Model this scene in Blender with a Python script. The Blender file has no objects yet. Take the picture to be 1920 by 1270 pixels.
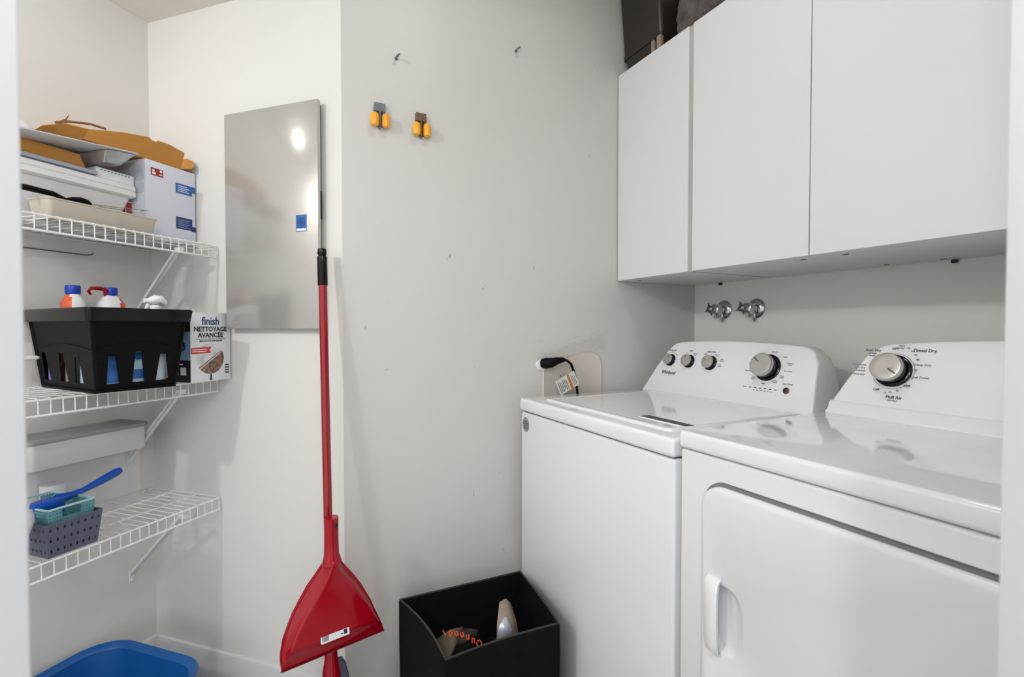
import bpy, bmesh, math, random
from mathutils import Vector, Matrix
R = math.radians
random.seed(7)
sc = bpy.context.scene
COL = sc.collection

# ---------------------------------------------------------------- camera, world, lights, exposure
CAM = Vector((1.494, -1.630, 1.148))
cd = bpy.data.cameras.new('camera'); cam = bpy.data.objects.new('camera', cd); COL.objects.link(cam)
cam.location = CAM; cam.rotation_euler = (R(90-1.2), 0, R(63))
cd.sensor_width = 36; cd.lens = 36*915/1920; cd.clip_start = .02
cd.dof.use_dof = True; cd.dof.focus_distance = 1.5; cd.dof.aperture_fstop = 7.0
sc.camera = cam

world = bpy.data.worlds.new('world'); sc.world = world; world.use_nodes = True
bg = world.node_tree.nodes['Background']
bg.inputs[0].default_value = (.93, .965, 1, 1); bg.inputs[1].default_value = 1.2

C0 = Vector((-.5445, -1.967, 0)); S = math.sqrt(.5); CR = -math.pi/4
BX = Vector((S, -S, 0)); BY = Vector((S, S, 0))
def cl(x, y, z=0.0):                       # a point given in the closet's own axes (x along the shelf wall, y away from it)
    return C0 + BX*x + BY*y + Vector((0, 0, z))

def lamp(name, kind, loc, power, size, color=(1, 1, 1), target=None):
    l = bpy.data.lights.new(name, kind); l.energy = power; l.color = color
    if kind == 'AREA': l.shape = 'DISK'; l.size = size
    else: l.shadow_soft_size = size
    o = bpy.data.objects.new(name, l); COL.objects.link(o); o.location = loc
    if target is not None:
        o.rotation_euler = (Vector(target)-Vector(loc)).to_track_quat('-Z', 'Y').to_euler()
    return o
lamp('closet_bulb', 'POINT', cl(.62, .27, 2.11), .8, .03, (1, .99, .975))
lamp('entry_bulb', 'POINT', cl(1.9, .35, 2.09), 30, .035, (1, 1, 1))
lamp('doorway_fill', 'POINT', cl(.98, 1.52, 1.72), 6.2, .05, (1, 1, 1))  # added point light near the camera, no wall fixture behind it
lamp('hall_fill', 'AREA', cl(2.0, 1.9, 2.35), 8, .55, (.98, .99, 1), cl(.6, 1.6, .9))  # added soft fill from behind the camera, source unseen
lamp('laundry_fill', 'AREA', (.85, -1.05, 2.60), 3.2, .3, (1, .985, .97), (.85, -1.05, 0))  # added overhead fill for the appliance tops, no fixture here

vs = sc.view_settings
sc.display_settings.display_device = 'sRGB'
vs.view_transform = 'Standard'; vs.look = 'None'; vs.exposure = 0.13; vs.gamma = 1; vs.use_curve_mapping = False

# ---------------------------------------------------------------- materials
def lin(c): return tuple(((v/12.92) if v <= .04045 else ((v+.055)/1.055)**2.4) for v in c)
MATS = {}
def mat(name, rgb, rough=.5, metal=0., var=.03, scale=8., bump=0., bscale=60., coat=0., trans=0., alpha=1., spec=.5, emit=None, ior=1.45, stretch=None):
    if name in MATS: return MATS[name]
    m = bpy.data.materials.new(name); m.use_nodes = True; nt = m.node_tree
    b = nt.nodes['Principled BSDF']; c = lin([v/255 for v in rgb])
    b.inputs['Roughness'].default_value = rough; b.inputs['Metallic'].default_value = metal
    b.inputs['Coat Weight'].default_value = coat; b.inputs['Coat Roughness'].default_value = .05
    b.inputs['Transmission Weight'].default_value = trans; b.inputs['Alpha'].default_value = alpha
    b.inputs['Specular IOR Level'].default_value = spec; b.inputs['IOR'].default_value = ior
    tc = nt.nodes.new('ShaderNodeTexCoord'); mp = nt.nodes.new('ShaderNodeMapping')
    nt.links.new(tc.outputs['Object'], mp.inputs['Vector'])
    if stretch: mp.inputs['Scale'].default_value = stretch
    n = nt.nodes.new('ShaderNodeTexNoise'); n.inputs['Scale'].default_value = scale; n.inputs['Detail'].default_value = 4
    nt.links.new(mp.outputs[0], n.inputs['Vector'])
    r = nt.nodes.new('ShaderNodeValToRGB'); r.color_ramp.elements[0].position = .3; r.color_ramp.elements[1].position = .7
    r.color_ramp.elements[0].color = tuple(max(0, v*(1-var)) for v in c)+(1,)
    r.color_ramp.elements[1].color = tuple(min(1, v*(1+var)) for v in c)+(1,)
    nt.links.new(n.outputs['Fac'], r.inputs['Fac']); nt.links.new(r.outputs['Color'], b.inputs['Base Color'])
    if bump:
        n2 = nt.nodes.new('ShaderNodeTexNoise'); n2.inputs['Scale'].default_value = bscale; n2.inputs['Detail'].default_value = 3
        nt.links.new(mp.outputs[0], n2.inputs['Vector'])
        bp = nt.nodes.new('ShaderNodeBump'); bp.inputs['Strength'].default_value = bump; bp.inputs['Distance'].default_value = .004
        nt.links.new(n2.outputs['Fac'], bp.inputs['Height']); nt.links.new(bp.outputs[0], b.inputs['Normal'])
    MATS[name] = m
    return m

def scuffed(name, rgb, rough=.5, thr=.735, dark=.55, **k):
    """painted surface with a few small scuffs and specks (worn paint, not shade)"""
    if name in MATS: return MATS[name]
    m = mat(name, rgb, rough, **k); nt = m.node_tree; b = nt.nodes['Principled BSDF']
    src = b.inputs['Base Color'].links[0].from_socket
    tc = nt.nodes.new('ShaderNodeTexCoord')
    fac = None
    for sca, st, t in ((26, (1, 1, .55), thr), (9, (1.0, 1, .22), thr+.035)):
        mp = nt.nodes.new('ShaderNodeMapping'); mp.inputs['Scale'].default_value = st; mp.inputs['Location'].default_value = (sca, 3, 1)
        nt.links.new(tc.outputs['Object'], mp.inputs[0])
        n = nt.nodes.new('ShaderNodeTexNoise'); n.inputs['Scale'].default_value = sca; n.inputs['Detail'].default_value = 6; n.inputs['Roughness'].default_value = .62
        nt.links.new(mp.outputs[0], n.inputs[0])
        mr = nt.nodes.new('ShaderNodeMapRange'); mr.inputs['From Min'].default_value = t; mr.inputs['From Max'].default_value = t+.03
        nt.links.new(n.outputs[0], mr.inputs[0])
        if fac is None: fac = mr.outputs[0]
        else:
            a = nt.nodes.new('ShaderNodeMath'); a.operation = 'MAXIMUM'
            nt.links.new(fac, a.inputs[0]); nt.links.new(mr.outputs[0], a.inputs[1]); fac = a.outputs[0]
    ml = nt.nodes.new('ShaderNodeMath'); ml.operation = 'MULTIPLY'; ml.inputs[1].default_value = dark; nt.links.new(fac, ml.inputs[0])
    mx = nt.nodes.new('ShaderNodeMix'); mx.data_type = 'RGBA'
    nt.links.new(ml.outputs[0], mx.inputs[0]); nt.links.new(src, mx.inputs[6]); mx.inputs[7].default_value = (.07, .065, .06, 1)
    nt.links.new(mx.outputs[2], b.inputs['Base Color'])
    return m

M_wall = scuffed('wall_paint', (224, 222, 217), .68, thr=.705, dark=.4, var=.012, scale=1.5, bump=.06, bscale=220)
M_wallg = scuffed('wall_paint_satin', (209, 207, 203), .40, thr=.685, dark=.45, var=.02, scale=1.3, bump=.06, bscale=200, stretch=(1, 1, .35))
M_ceil = mat('ceiling_paint', (226, 223, 217), .7, bump=.1, bscale=160)
M_trim = mat('trim_paint', (212, 212, 213), .3, var=.01)
M_floor = mat('floor_vinyl', (182, 178, 172), .35, var=.12, scale=5)
M_enamel = mat('white_enamel', (234, 235, 237), .07, var=.006, scale=3, coat=.5)
M_enamel2 = mat('white_enamel_side', (228, 229, 231), .24, var=.006, scale=3, coat=.25)
M_console = mat('console_plastic', (234, 235, 237), .2, var=.006, scale=3, coat=.2)
M_gap = mat('seam_dark', (60, 60, 60), .8)
M_melamine = mat('white_melamine', (220, 220, 221), .28, var=.008, scale=2)
M_melamine_edge = mat('melamine_edge', (176, 174, 171), .5)
M_steelgrey = mat('panel_grey_paint', (190, 187, 182), .19, metal=.4, var=.02, scale=3, bump=.02, bscale=90)
M_chrome = mat('chrome', (190, 190, 188), .14, metal=1, var=.02)
M_silver = mat('brushed_silver', (196, 194, 190), .32, metal=.9, var=.02, scale=30)
M_ink = mat('print_ink', (70, 70, 74), .6)
M_inkd = mat('print_ink_dark', (30, 32, 40), .6)
M_black = mat('black_plastic', (6, 6, 6), .45, var=.1, spec=.16)
M_blackgloss = mat('black_gloss', (10, 10, 11), .16, spec=.35)
M_red = mat('red_plastic', (158, 3, 26), .14, var=.04, coat=.25, spec=.35)
M_redp = mat('red_pole_paint', (146, 2, 14), .17, var=.03, coat=.5)
M_whitewire = mat('white_vinyl_wire', (232, 232, 230), .3)
M_white = mat('white_plastic', (236, 236, 234), .35)
M_foam = mat('white_foam', (233, 232, 230), .6, var=.02, scale=30)
M_paper = mat('white_paper', (236, 236, 238), .7)
M_kraft = mat('kraft_card', (196, 138, 66), .75, var=.05, scale=25, bump=.1, bscale=120, stretch=(1, 1, 6))
M_card = mat('white_carton', (214, 218, 228), .45, var=.01)
M_beige = mat('frosted_beige_plastic', (214, 206, 190), .4, var=.03, trans=.25)
M_clear = mat('clear_plastic', (240, 243, 248), .08, alpha=.13, var=0)
M_greylid = mat('grey_lid', (150, 150, 150), .35, var=.02)
M_bandg = mat('pale_grey_band', (205, 204, 202), .35)
M_teal = mat('teal_plastic', (92, 146, 156), .5, var=.1, scale=60)
M_slate = mat('slate_plastic', (88, 92, 110), .45, var=.04)
M_blue = mat('blue_plastic', (8, 72, 168), .3, var=.05)
M_tub = mat('deep_blue_plastic', (20, 84, 150), .3, var=.04)
M_bluecap = mat('blue_cap', (20, 62, 178), .3)
M_orange = mat('orange_red_label', (232, 100, 60), .4, var=.08)
M_fabric = mat('black_fabric', (16, 15, 16), .85, spec=.15, var=.12, scale=20, bump=.3, bscale=400)
M_brown = mat('dark_brown_plastic', (46, 38, 32), .3, var=.12, scale=6, stretch=(1, 1, .3))
M_fleece = mat('grey_fleece', (98, 92, 88), .95, var=.35, scale=26, bump=1., bscale=90)
M_yellow = mat('yellow_roller', (244, 170, 50), .35, var=.08)
M_hookg = mat('hook_grey', (112, 117, 122), .4, metal=.1)
M_hookb = mat('hook_bronze', (112, 94, 70), .4, metal=.2)
M_foil = mat('crinkled_foil', (196, 196, 200), .28, metal=.6, var=.3, scale=12, bump=1., bscale=14, stretch=(1, 2.4, 1))
M_wrap = mat('crumpled_film', (226, 226, 226), .25, var=.04, bump=.8, bscale=22)
M_redlabel = mat('red_label', (158, 38, 40), .4)
M_bluelabel = mat('blue_label', (44, 100, 168), .4)
M_navy = mat('navy_label', (34, 58, 112), .4)
M_patch = mat('beige_patch_paint', (212, 204, 197), .45, var=.03, scale=7, bump=.15, bscale=30)
M_tape = mat('clear_tape', (226, 223, 218), .12, alpha=.4, bump=.8, bscale=50, stretch=(1, .4, 1))
M_orangebar = mat('orange_bar', (196, 116, 52), .5)

# ---------------------------------------------------------------- mesh helpers
class MB:
    def __init__(s): s.bm = bmesh.new()
    def face(s, pts, mi=0):
        f = s.bm.faces.new([s.bm.verts.new(p) for p in pts]); f.material_index = mi; return f
    def box(s, x0, y0, z0, x1, y1, z1, mi=0, bev=0, M=None, seg=2):
        b = bmesh.new(); bmesh.ops.create_cube(b, size=1)
        for v in b.verts: v.co = Vector(((x0+x1)/2+v.co.x*(x1-x0), (y0+y1)/2+v.co.y*(y1-y0), (z0+z1)/2+v.co.z*(z1-z0)))
        if bev: bmesh.ops.bevel(b, geom=b.edges[:], offset=bev, segments=seg, profile=.5, affect='EDGES')
        s.add(b, mi, M); return s
    def add(s, b, mi=0, M=None):
        if M is not None: bmesh.ops.transform(b, matrix=M, verts=b.verts)
        mp = {v: s.bm.verts.new(v.co) for v in b.verts}
        for f in b.faces:
            try: g = s.bm.faces.new([mp[v] for v in f.verts]); g.material_index = mi
            except ValueError: pass
        b.free()
    def loft(s, rings, mi=0, cap0=True, cap1=True, closed=True, caps_mi=None):
        vr = [[s.bm.verts.new(p) for p in r] for r in rings]
        n = len(vr[0])
        for a, b in zip(vr[:-1], vr[1:]):
            for i in range(n if closed else n-1):
                j = (i+1) % n
                f = s.bm.faces.new((a[i], a[j], b[j], b[i])); f.material_index = mi
        if closed:
            cm = mi if caps_mi is None else caps_mi
            if cap0: s.bm.faces.new(vr[0][::-1]).material_index = cm
            if cap1: s.bm.faces.new(vr[-1]).material_index = cm
        return s
    def lathe(s, prof, seg=24, M=None, mi=0, cap=True):
        M = M or Matrix()
        rings = [[M @ Vector((r*math.cos(2*math.pi*i/seg), r*math.sin(2*math.pi*i/seg), z)) for i in range(seg)] for r, z in prof]
        return s.loft(rings, mi, cap, cap)
    def tube(s, pts, r, seg=8, mi=0, cap=True):
        pts = [Vector(p) for p in pts]; rings = []
        rr = r if isinstance(r, (list, tuple)) else [r]*len(pts)
        t0 = (pts[1]-pts[0]).normalized()
        u = t0.orthogonal().normalized()
        for i, p in enumerate(pts):
            t = (pts[min(i+1, len(pts)-1)]-pts[max(i-1, 0)]).normalized()
            u = (u-t*u.dot(t)).normalized(); w = t.cross(u)
            rings.append([p+(u*math.cos(2*math.pi*k/seg)+w*math.sin(2*math.pi*k/seg))*rr[i] for k in range(seg)])
        return s.loft(rings, mi, cap, cap)
    def prism(s, poly, z0, z1, M=None, mi=0):
        M = M or Matrix()
        return s.loft([[M @ Vector((x, y, z0)) for x, y in poly], [M @ Vector((x, y, z1)) for x, y in poly]], mi)
    def build(s, name, mats, parent=None, bevel=0, seg=2, smooth=True, angle=35, loc=None, rotz=None, sub=0, solid=0):
        bmesh.ops.recalc_face_normals(s.bm, faces=s.bm.faces)
        me = bpy.data.meshes.new(name); s.bm.to_mesh(me); s.bm.free()
        if not isinstance(mats, (list, tuple)): mats = [mats]
        for m in mats: me.materials.append(m)
        if smooth:
            me.polygons.foreach_set('use_smooth', [True]*len(me.polygons))
            me.set_sharp_from_angle(angle=R(angle))
        o = bpy.data.objects.new(name, me); COL.objects.link(o)
        if parent: o.parent = parent
        if loc is not None: o.location = loc
        if rotz is not None: o.rotation_euler = (0, 0, rotz)
        if solid:
            md = o.modifiers.new('solid', 'SOLIDIFY'); md.thickness = solid; md.offset = 0
        if bevel:
            md = o.modifiers.new('bevel', 'BEVEL'); md.width = bevel; md.segments = seg; md.limit_method = 'ANGLE'; md.angle_limit = R(40)
            md.harden_normals = False
        if sub:
            md = o.modifiers.new('sub', 'SUBSURF'); md.levels = sub; md.render_levels = sub
        return o

def tag(o, label, cat, group=None):
    o['label'] = label; o['category'] = cat
    if group: o['group'] = group
    return o
def thing(name, label, cat, loc, rotz=0, group=None):
    o = bpy.data.objects.new(name, None); COL.objects.link(o); o.location = loc; o.rotation_euler = (0, 0, rotz); o.empty_display_size = .05
    return tag(o, label, cat, group)
def structure(o): o['kind'] = 'structure'; return o
def copy_tree(o, parent=None):
    c = o.copy(); COL.objects.link(c); c.parent = parent
    for ch in list(o.children): copy_tree(ch, c)
    return c

def letters(name, s, size, m, parent, M, align='CENTER', bold=0., shear=0., sx=1.):
    cu = bpy.data.curves.new(name, 'FONT'); cu.body = s; cu.size = size; cu.align_x = align; cu.align_y = 'CENTER'
    cu.extrude = .0002; cu.offset = bold; cu.shear = shear; cu.resolution_u = 2
    t = bpy.data.objects.new(name+'_tmp', cu); COL.objects.link(t)
    dg = bpy.context.evaluated_depsgraph_get()
    me = bpy.data.meshes.new_from_object(t.evaluated_get(dg))
    bpy.data.objects.remove(t); bpy.data.curves.remove(cu)
    me.name = name
    me.transform(M @ Matrix.Diagonal((sx, 1, 1, 1))); me.materials.clear(); me.materials.append(m)
    return me
def text_part(name, items, m, parent):
    """items: (string, size, matrix, options) joined into ONE printed-lettering mesh"""
    bm = bmesh.new()
    for s_, size, M_, kw in items:
        me = letters(name, s_, size, m, parent, M_, **kw); bm.from_mesh(me); bpy.data.meshes.remove(me)
    me = bpy.data.meshes.new(name); bm.to_mesh(me); bm.free(); me.materials.append(m)
    for p in me.polygons: p.material_index = 0
    o = bpy.data.objects.new(name, me); COL.objects.link(o); o.parent = parent
    return o
def frame(origin, xdir, ydir):
    x = Vector(xdir).normalized(); y = Vector(ydir); y = (y-x*y.dot(x)).normalized(); z = x.cross(y)
    M = Matrix((x, y, z)).transposed().to_4x4(); M.translation = Vector(origin); return M
def rrect(x0, y0, x1, y1, r, n=5):
    pts = []
    for cx, cy, a0 in ((x1-r, y1-r, 0), (x0+r, y1-r, 90), (x0+r, y0+r, 180), (x1-r, y0+r, 270)):
        for i in range(n+1):
            a = R(a0+90*i/n); pts.append((cx+r*math.cos(a), cy+r*math.sin(a)))
    return pts
def smoothpoly(P, n=4):
    out = []; N = len(P)
    for i in range(N):
        a, b, c, d = (Vector(P[(i+k-1) % N]) for k in range(4))
        for t in range(n):
            u = t/n
            out.append(tuple(.5*((2*b)+(c-a)*u+(2*a-5*b+4*c-d)*u*u+(3*b-a-3*c+d)*u**3)))
    return out

# ---------------------------------------------------------------- setting
def cbox(name, x0, y0, z0, x1, y1, z1, m, bevel=0):
    return structure(MB().box(x0, y0, z0, x1, y1, z1).build(name, m, loc=cl(0, 0), rotz=CR, bevel=bevel))
structure(MB().box(-2.2, -4.2, -.05, 3.4, .3, 0).build('floor', M_floor))
cbox('wall_left', -.12, -.12, 0, 2.3, 0, 2.65, M_wall)
cbox('wall_front', -.12, 0, 0, 0, .77, 2.65, M_wall)
structure(MB().box(-.1, -1.423, 0, 0, .1, 2.65).build('wall_center', M_wallg))
structure(MB().box(0, 0, 0, 1.65, .1, 2.65).build('wall_right', scuffed('wall_paint_lightened', (234, 232, 227), .5, thr=.705, dark=.4, var=.01, scale=1.5, bump=.06, bscale=220)))  # same wall paint, colour lightened to stand in for missing light
structure(MB().box(1.65, -1.0, 0, 1.75, .1, 2.65).build('wall_side', M_wall))
cbox('wall_near_left', 1.045, 1.235, 0, 1.165, 1.3515, 2.65, M_wall, .002)
cbox('wall_near_right', .887, 1.852, 0, 1.01, 2.30, 2.65, M_wall, .002)
cbox('wall_near_header', .887, 1.235, 2.06, 1.165, 1.852, 2.65, M_wall)
structure(MB().box(-.4, -3.0, 2.65, 1.75, .1, 2.70).build('ceiling', M_ceil))
cbox('ceiling_closet', -.02, -.02, 2.174, 2.3, .78, 2.24, M_ceil)
cbox('ceiling_fascia', -.02, .78, 2.174, 2.3, .80, 2.65, M_wall)
def base(name, pts, loc, rotz):   # skirting profile
    b = MB(); b.loft([[Vector((x, p[0], p[1])) for p in ((0, 0), (.013, 0), (.013, .080), (.008, .092), (0, .095))] for x in pts])
    return structure(b.build(name, M_trim, loc=loc, rotz=rotz))
base('baseboard_left', (0, 2.3), cl(0, 0), CR)
b = MB(); b.loft([[Vector((p[0], y, p[1])) for p in ((0, 0), (.013, 0), (.013, .080), (.008, .092), (0, .095))] for y in (.013, .773)])
structure(b.build('baseboard_front', M_trim, loc=cl(0, 0), rotz=CR))
b = MB(); b.loft([[Vector((p[0], y, p[1])) for p in ((0, 0), (.013, 0), (.013, .080), (.008, .092), (0, .095))] for y in (-1.42, -.0)])
b.bm.free()
# door frame lining of the opening the photograph is taken through
cbox('trim_1', 1.038, 1.3515, 0, 1.172, 1.3575, 2.055, M_trim, .002)
cbox('trim_2', .880, 1.8455, 0, 1.02, 1.852, 2.055, M_trim, .002)

# ---------------------------------------------------------------- dryer and washer
def console(parent, x0, x1, zt, tl, tr, y0, depth, zb, arch=.008):
    """sloped control console; outline rounded at the top corners; returns mapping (x,z) on the front face"""
    sl = .35; h = zt
    # outline (x,z): bottom-left, up to rounded top-left, arched top, rounded top-right, bottom-right
    P = [(x0, 0), (x0+tl*.42, h*.46), (x0+tl*.8, h*.8)]
    n = 8
    ca = (x0+tl+.045, h-arch-.028)
    for i in range(n+1):
        a = R(158-68*i/n); P.append((ca[0]+.055*math.cos(a), ca[1]+.03*math.sin(a)))
    W = x1-x0
    for i in range(1, 12):
        t = i/12; xa = ca[0]+(x1-tr-.045-ca[0])*t
        P.append((xa, h-arch+.002+arch*4*t*(1-t)))
    cb = (x1-tr-.045, h-arch-.028)
    for i in range(n+1):
        a = R(90-68*i/n); P.append((cb[0]+.055*math.cos(a), cb[1]+.03*math.sin(a)))
    P += [(x1-tr*.8*.5, h*.72), (x1-tr*.25, h*.4), (x1, 0)]
    cx = (x0+x1)/2
    def ring(dy, k, kz, slope=sl):
        return [Vector((cx+(x-cx)*k, y0+slope*z*kz+dy, zb+z*kz)) for x, z in P]
    b = MB()
    b.loft([ring(.0, .985, .965), ring(.0005, .993, .985), ring(.003, .998, .996), ring(.008, 1, 1), ring(depth*.35, 1, .985), ring(depth*.62, 1, .90, .3), ring(depth*.85, .998, .78, .22), ring(depth, .995, .66, .15)])
    o = b.build('console', M_console, parent, angle=50)
    return lambda x, z, off=0.: Vector((x, y0+sl*z-off*.944, zb+z+off*.33))
def on_console(pt, x, z, off):
    return frame(pt(x, z, off), (1, 0, 0), Vector((0, .35, 1)))

def knob(parent, pt, x, z, r, h, ang, name='knob', dark=True):
    F = on_console(pt, x, z, 0)
    e = bpy.data.objects.new(name, None)
    b = MB(); b.lathe([(r*1.18, -.001), (r*1.2, .002), (r*1.08, .004), (r*.99, .0045), (r*.99, h*.72), (r*.97, h*.74)], 40, F)
    k = b.build(name, M_blackgloss, parent); k['label'] = 'dark sided knob with silver face'
    b = MB(); b.lathe([(r*1.0, h*.66), (r*1.02, h*.7), (r*1.02, h*.93), (r*.97, h*1.0), (r*.9, h*1.015), (r*.5, h*1.0), (.0005, h*.995)], 40, F)
    b.build('knob_cap', M_silver, k)
    b = MB(); Rm = F @ Matrix.Rotation(R(ang), 4, 'Z')
    b.box(-r*.055, r*.28, h*.99, r*.055, r*.92, h*1.02, M=Rm, bev=.0004)
    b.build('pointer', mat('pointer_grey', (96, 92, 88), .5), k)
    return k

def lid_text(pt, s, x, z, size, kw=None):
    return (s, size, on_console(pt, x, z, .0006), kw or {})

# washer
wx0, wx1, wyf, wyb, wt = .044, .735, -.861, -.17, .914
wa = thing('washing_machine', 'white top-loading washing machine with four knobs on its console, left of the dryer', 'washing machine', (wx0, 0, 0))
W = wx1-wx0
b = MB(); b.box(0.0, wyf+.004, .02, W, wyb, wt-.045, bev=.008, seg=3); b.build('cabinet', M_enamel2, wa)
b = MB(); b.box(.01, wyf+.012, wt-.05, W-.01, wyb-.01, wt-.038); b.build('seam', M_gap, wa)
b = MB(); b.box(-.001, wyf-.002, wt-.0415, W+.002, wyb, wt, bev=.009, seg=4)
b.build('top_frame', M_enamel, wa, angle=60)
# lid: raised front ridge, hinge at console
b = MB()
lx0, lx1, ly0, ly1 = .082, W-.055, wyf+.046, -.345
def lring(i, z): return [Vector((x, y, z)) for x, y in rrect(lx0+i, ly0+i, lx1-i, ly1-i, .016, 4)]
b.loft([lring(0, wt-.006), lring(0, wt+.003), lring(.003, wt+.0055), lring(.012, wt+.0055), lring(.018, wt+.0045), lring(.022, wt+.0042)])
lid = b.build('lid', M_enamel, wa, angle=60)
hx0, hx1, hy0, hy1 = .47, .633, wyf+.098, wyf+.135
b = MB(); b.box(hx0, hy0, wt+.0015, hx1, hy1, wt+.006, bev=.002)
b.build('handle_rim', M_enamel, lid)
b = MB(); b.box(hx0+.006, hy0+.004, wt+.005, hx1-.004, hy1-.006, wt+.0066); b.build('finger_recess', mat('recess_grey', (70, 68, 66), .5, bump=.3, bscale=120), lid)['label'] = 'dark finger recess'
# white ridge handle along the lid front edge
pt = console(wa, .0, .656, .190, .10, .035, -.325, .135, wt)
for x, r, a in ((.104, .0190, -40), (.192, .0200, 8), (.285, .0210, 52)):
    knob(wa, pt, x+.002, .1165, r, .023, a)
knob(wa, pt, .497, .116, .0345, .038, 50)
b = MB(); F = on_console(pt, .570, .056, 0); b.lathe([(.009, -.001), (.0095, .002), (.007, .0035), (.0066, .001), (.004, .0015), (.0005, .0022)], 24, F)
b.build('start_button', mat('button_brown', (92, 76, 70), .25, metal=.6), wa)
b = MB()
for i in range(6): b.box(-.0035, -.0012, 0, .0035, .0012, .0008, M=on_console(pt, .455+i*.0165, .0545, 0))
b.build('indicator_lights', M_inkd, wa)
T = []
T += [lid_text(pt, 'Whirlpool', .110, .071, .019, dict(shear=.25, bold=.0003, sx=.85)),
      lid_text(pt, 'WATER LEVEL', .105, .152, .0062, dict(bold=.0001)), lid_text(pt, 'RINSE', .192, .153, .0062, dict(bold=.0001)), lid_text(pt, 'WASH TEMP', .280, .153, .0062, dict(bold=.0001)),
      lid_text(pt, 'Medium', .108, .146, .0042), lid_text(pt, 'High', .128, .137, .0046), lid_text(pt, 'Auto', .175, .145, .0046), lid_text(pt, 'Second\nRinse', .214, .142, .0046),
      lid_text(pt, 'Cold\nWarm', .258, .145, .0046), lid_text(pt, 'Tap Cold\nCool', .306, .143, .0046), lid_text(pt, 'Warm\nNormal', .330, .128, .005), lid_text(pt, 'Hot\nHeavy', .326, .110, .005),
      lid_text(pt, 'Bulky', .462, .156, .005), lid_text(pt, 'Normal', .508, .163, .0055), lid_text(pt, 'Casual', .544, .150, .005), lid_text(pt, 'Delicates\nHand', .564, .130, .005),
      lid_text(pt, 'Rinse & Spin', .562, .110, .005), lid_text(pt, 'Drain\n& Spin', .548, .093, .005), lid_text(pt, 'Heavy\nDuty', .438, .124, .005), lid_text(pt, 'Deep Wash', .436, .103, .005),
      lid_text(pt, 'Quick\nWash', .458, .082, .005), lid_text(pt, 'Clean\nWasher', .530, .078, .005), lid_text(pt, 'Soak', .494, .069, .006, dict(bold=.0001)), lid_text(pt, 'Cycle', .436, .0545, .0055),
      lid_text(pt, 'Fill     Wash    Rinse    Spin    Lid    Done', .498, .0475, .0038), lid_text(pt, 'Start / Pause', .570, .074, .006, dict(bold=.0001))]
text_part('console_lettering', T, M_ink, wa)
# round energy sticker on the front, near the left top corner
b = MB(); Fs = frame((.035, wyf+.0035, .829), (1, 0, 0), (0, 0, 1)); b.lathe([(.021, 0), (.021, .0006), (.0005, .0006)], 32, Fs @ Matrix.Diagonal((1, 1.15, 1, 1)))
stk = b.build('round_sticker', mat('sticker_grey', (140, 140, 144), .4), wa); stk['label'] = 'round grey sticker'
text_part('sticker_lettering', [('Direct\nDrive Motor\n10 year\nwarranty', .0075, frame((.035, wyf+.0027, .829), (1, 0, 0), (0, 0, 1)), {})], M_inkd, stk)

# dryer
dx0, dx1, dyf, dyb, dt = .748, 1.482, -.858, -.17, .936
dr = thing('dryer', 'white front-loading clothes dryer with one large knob, right of the washer', 'dryer', (dx0, 0, 0))
D = dx1-dx0
b = MB(); b.box(0.0, dyf+.004, .02, D, dyb, dt-.038, bev=.007, seg=3); b.build('cabinet', M_enamel2, dr)
b = MB(); b.box(.01, dyf+.012, dt-.042, D-.01, dyb-.01, dt-.033); b.build('seam', M_gap, dr)
b = MB(); b.box(-.001, dyf-.001, dt-.036, D+.002, dyb, dt, bev=.008, seg=4); b.build('top_panel', M_enamel, dr, angle=60)
ptd = console(dr, .0, .70, .186, .092, .092, -.355, .15, dt, arch=.012)
b = MB(); b.loft([[Vector((x, -.357+.35*z-o, dt+z)) for z, o in ((.0, .006), (.026, .006), (.030, .002), (.030, -.004), (0, -.004))] for x in (.012, .69)])
b.build('console_foot', M_console, dr)
for o in list(dr.children)+list(wa.children):
    pass
knob(dr, ptd, .134, .112, .0325, .040, -125)
b = MB(); F = on_console(ptd, .134, .111, 0)
for a0, a1 in ((-150, -40), (-25, 100)):
    pts = [F @ Vector((.043*math.cos(R(a)), .043*math.sin(R(a)), .0004)) for a in range(a0, a1, 6)]
    b.tube(pts, .0004, 5)
b.build('dial_ring', M_ink, dr)
T = [lid_text(ptd, 'Auto Dry', .084, .158, .0088, dict(bold=.0002)), lid_text(ptd, 'Timed Dry', .188, .161, .010, dict(bold=.0002)), lid_text(ptd, 'Wrinkle\nShield', .084, .148, .0058),
     lid_text(ptd, 'Cool Down', .060, .122, .0065), lid_text(ptd, 'Less Dry', .063, .115, .0065), lid_text(ptd, 'Normal', .065, .108, .0065), lid_text(ptd, 'More Dry', .063, .099, .0065),
     lid_text(ptd, 'OFF', .108, .066, .0075, dict(bold=.0002)), lid_text(ptd, 'OFF', .167, .080, .0075, dict(bold=.0002)), lid_text(ptd, 'OFF', .130, .163, .0075, dict(bold=.0002)),
     lid_text(ptd, 'Heavy\nDuty', .142, .168, .0056), lid_text(ptd, '70', .156, .165, .006), lid_text(ptd, '60', .165, .159, .006), lid_text(ptd, '50', .172, .151, .006), lid_text(ptd, '40', .178, .140, .0068, dict(bold=.0001)),
     lid_text(ptd, 'Damp Dry', .188, .129, .0078), lid_text(ptd, '20', .178, .117, .0065), lid_text(ptd, 'Cool Down', .188, .101, .0075), lid_text(ptd, '10', .126, .061, .0058), lid_text(ptd, '20', .137, .063, .0058), lid_text(ptd, '30', .150, .068, .0058),
     lid_text(ptd, 'Fluff Air', .146, .052, .010, dict(bold=.0002)), lid_text(ptd, 'No Heat', .144, .045, .0055)]
text_part('console_lettering', T, M_ink, dr)
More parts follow.
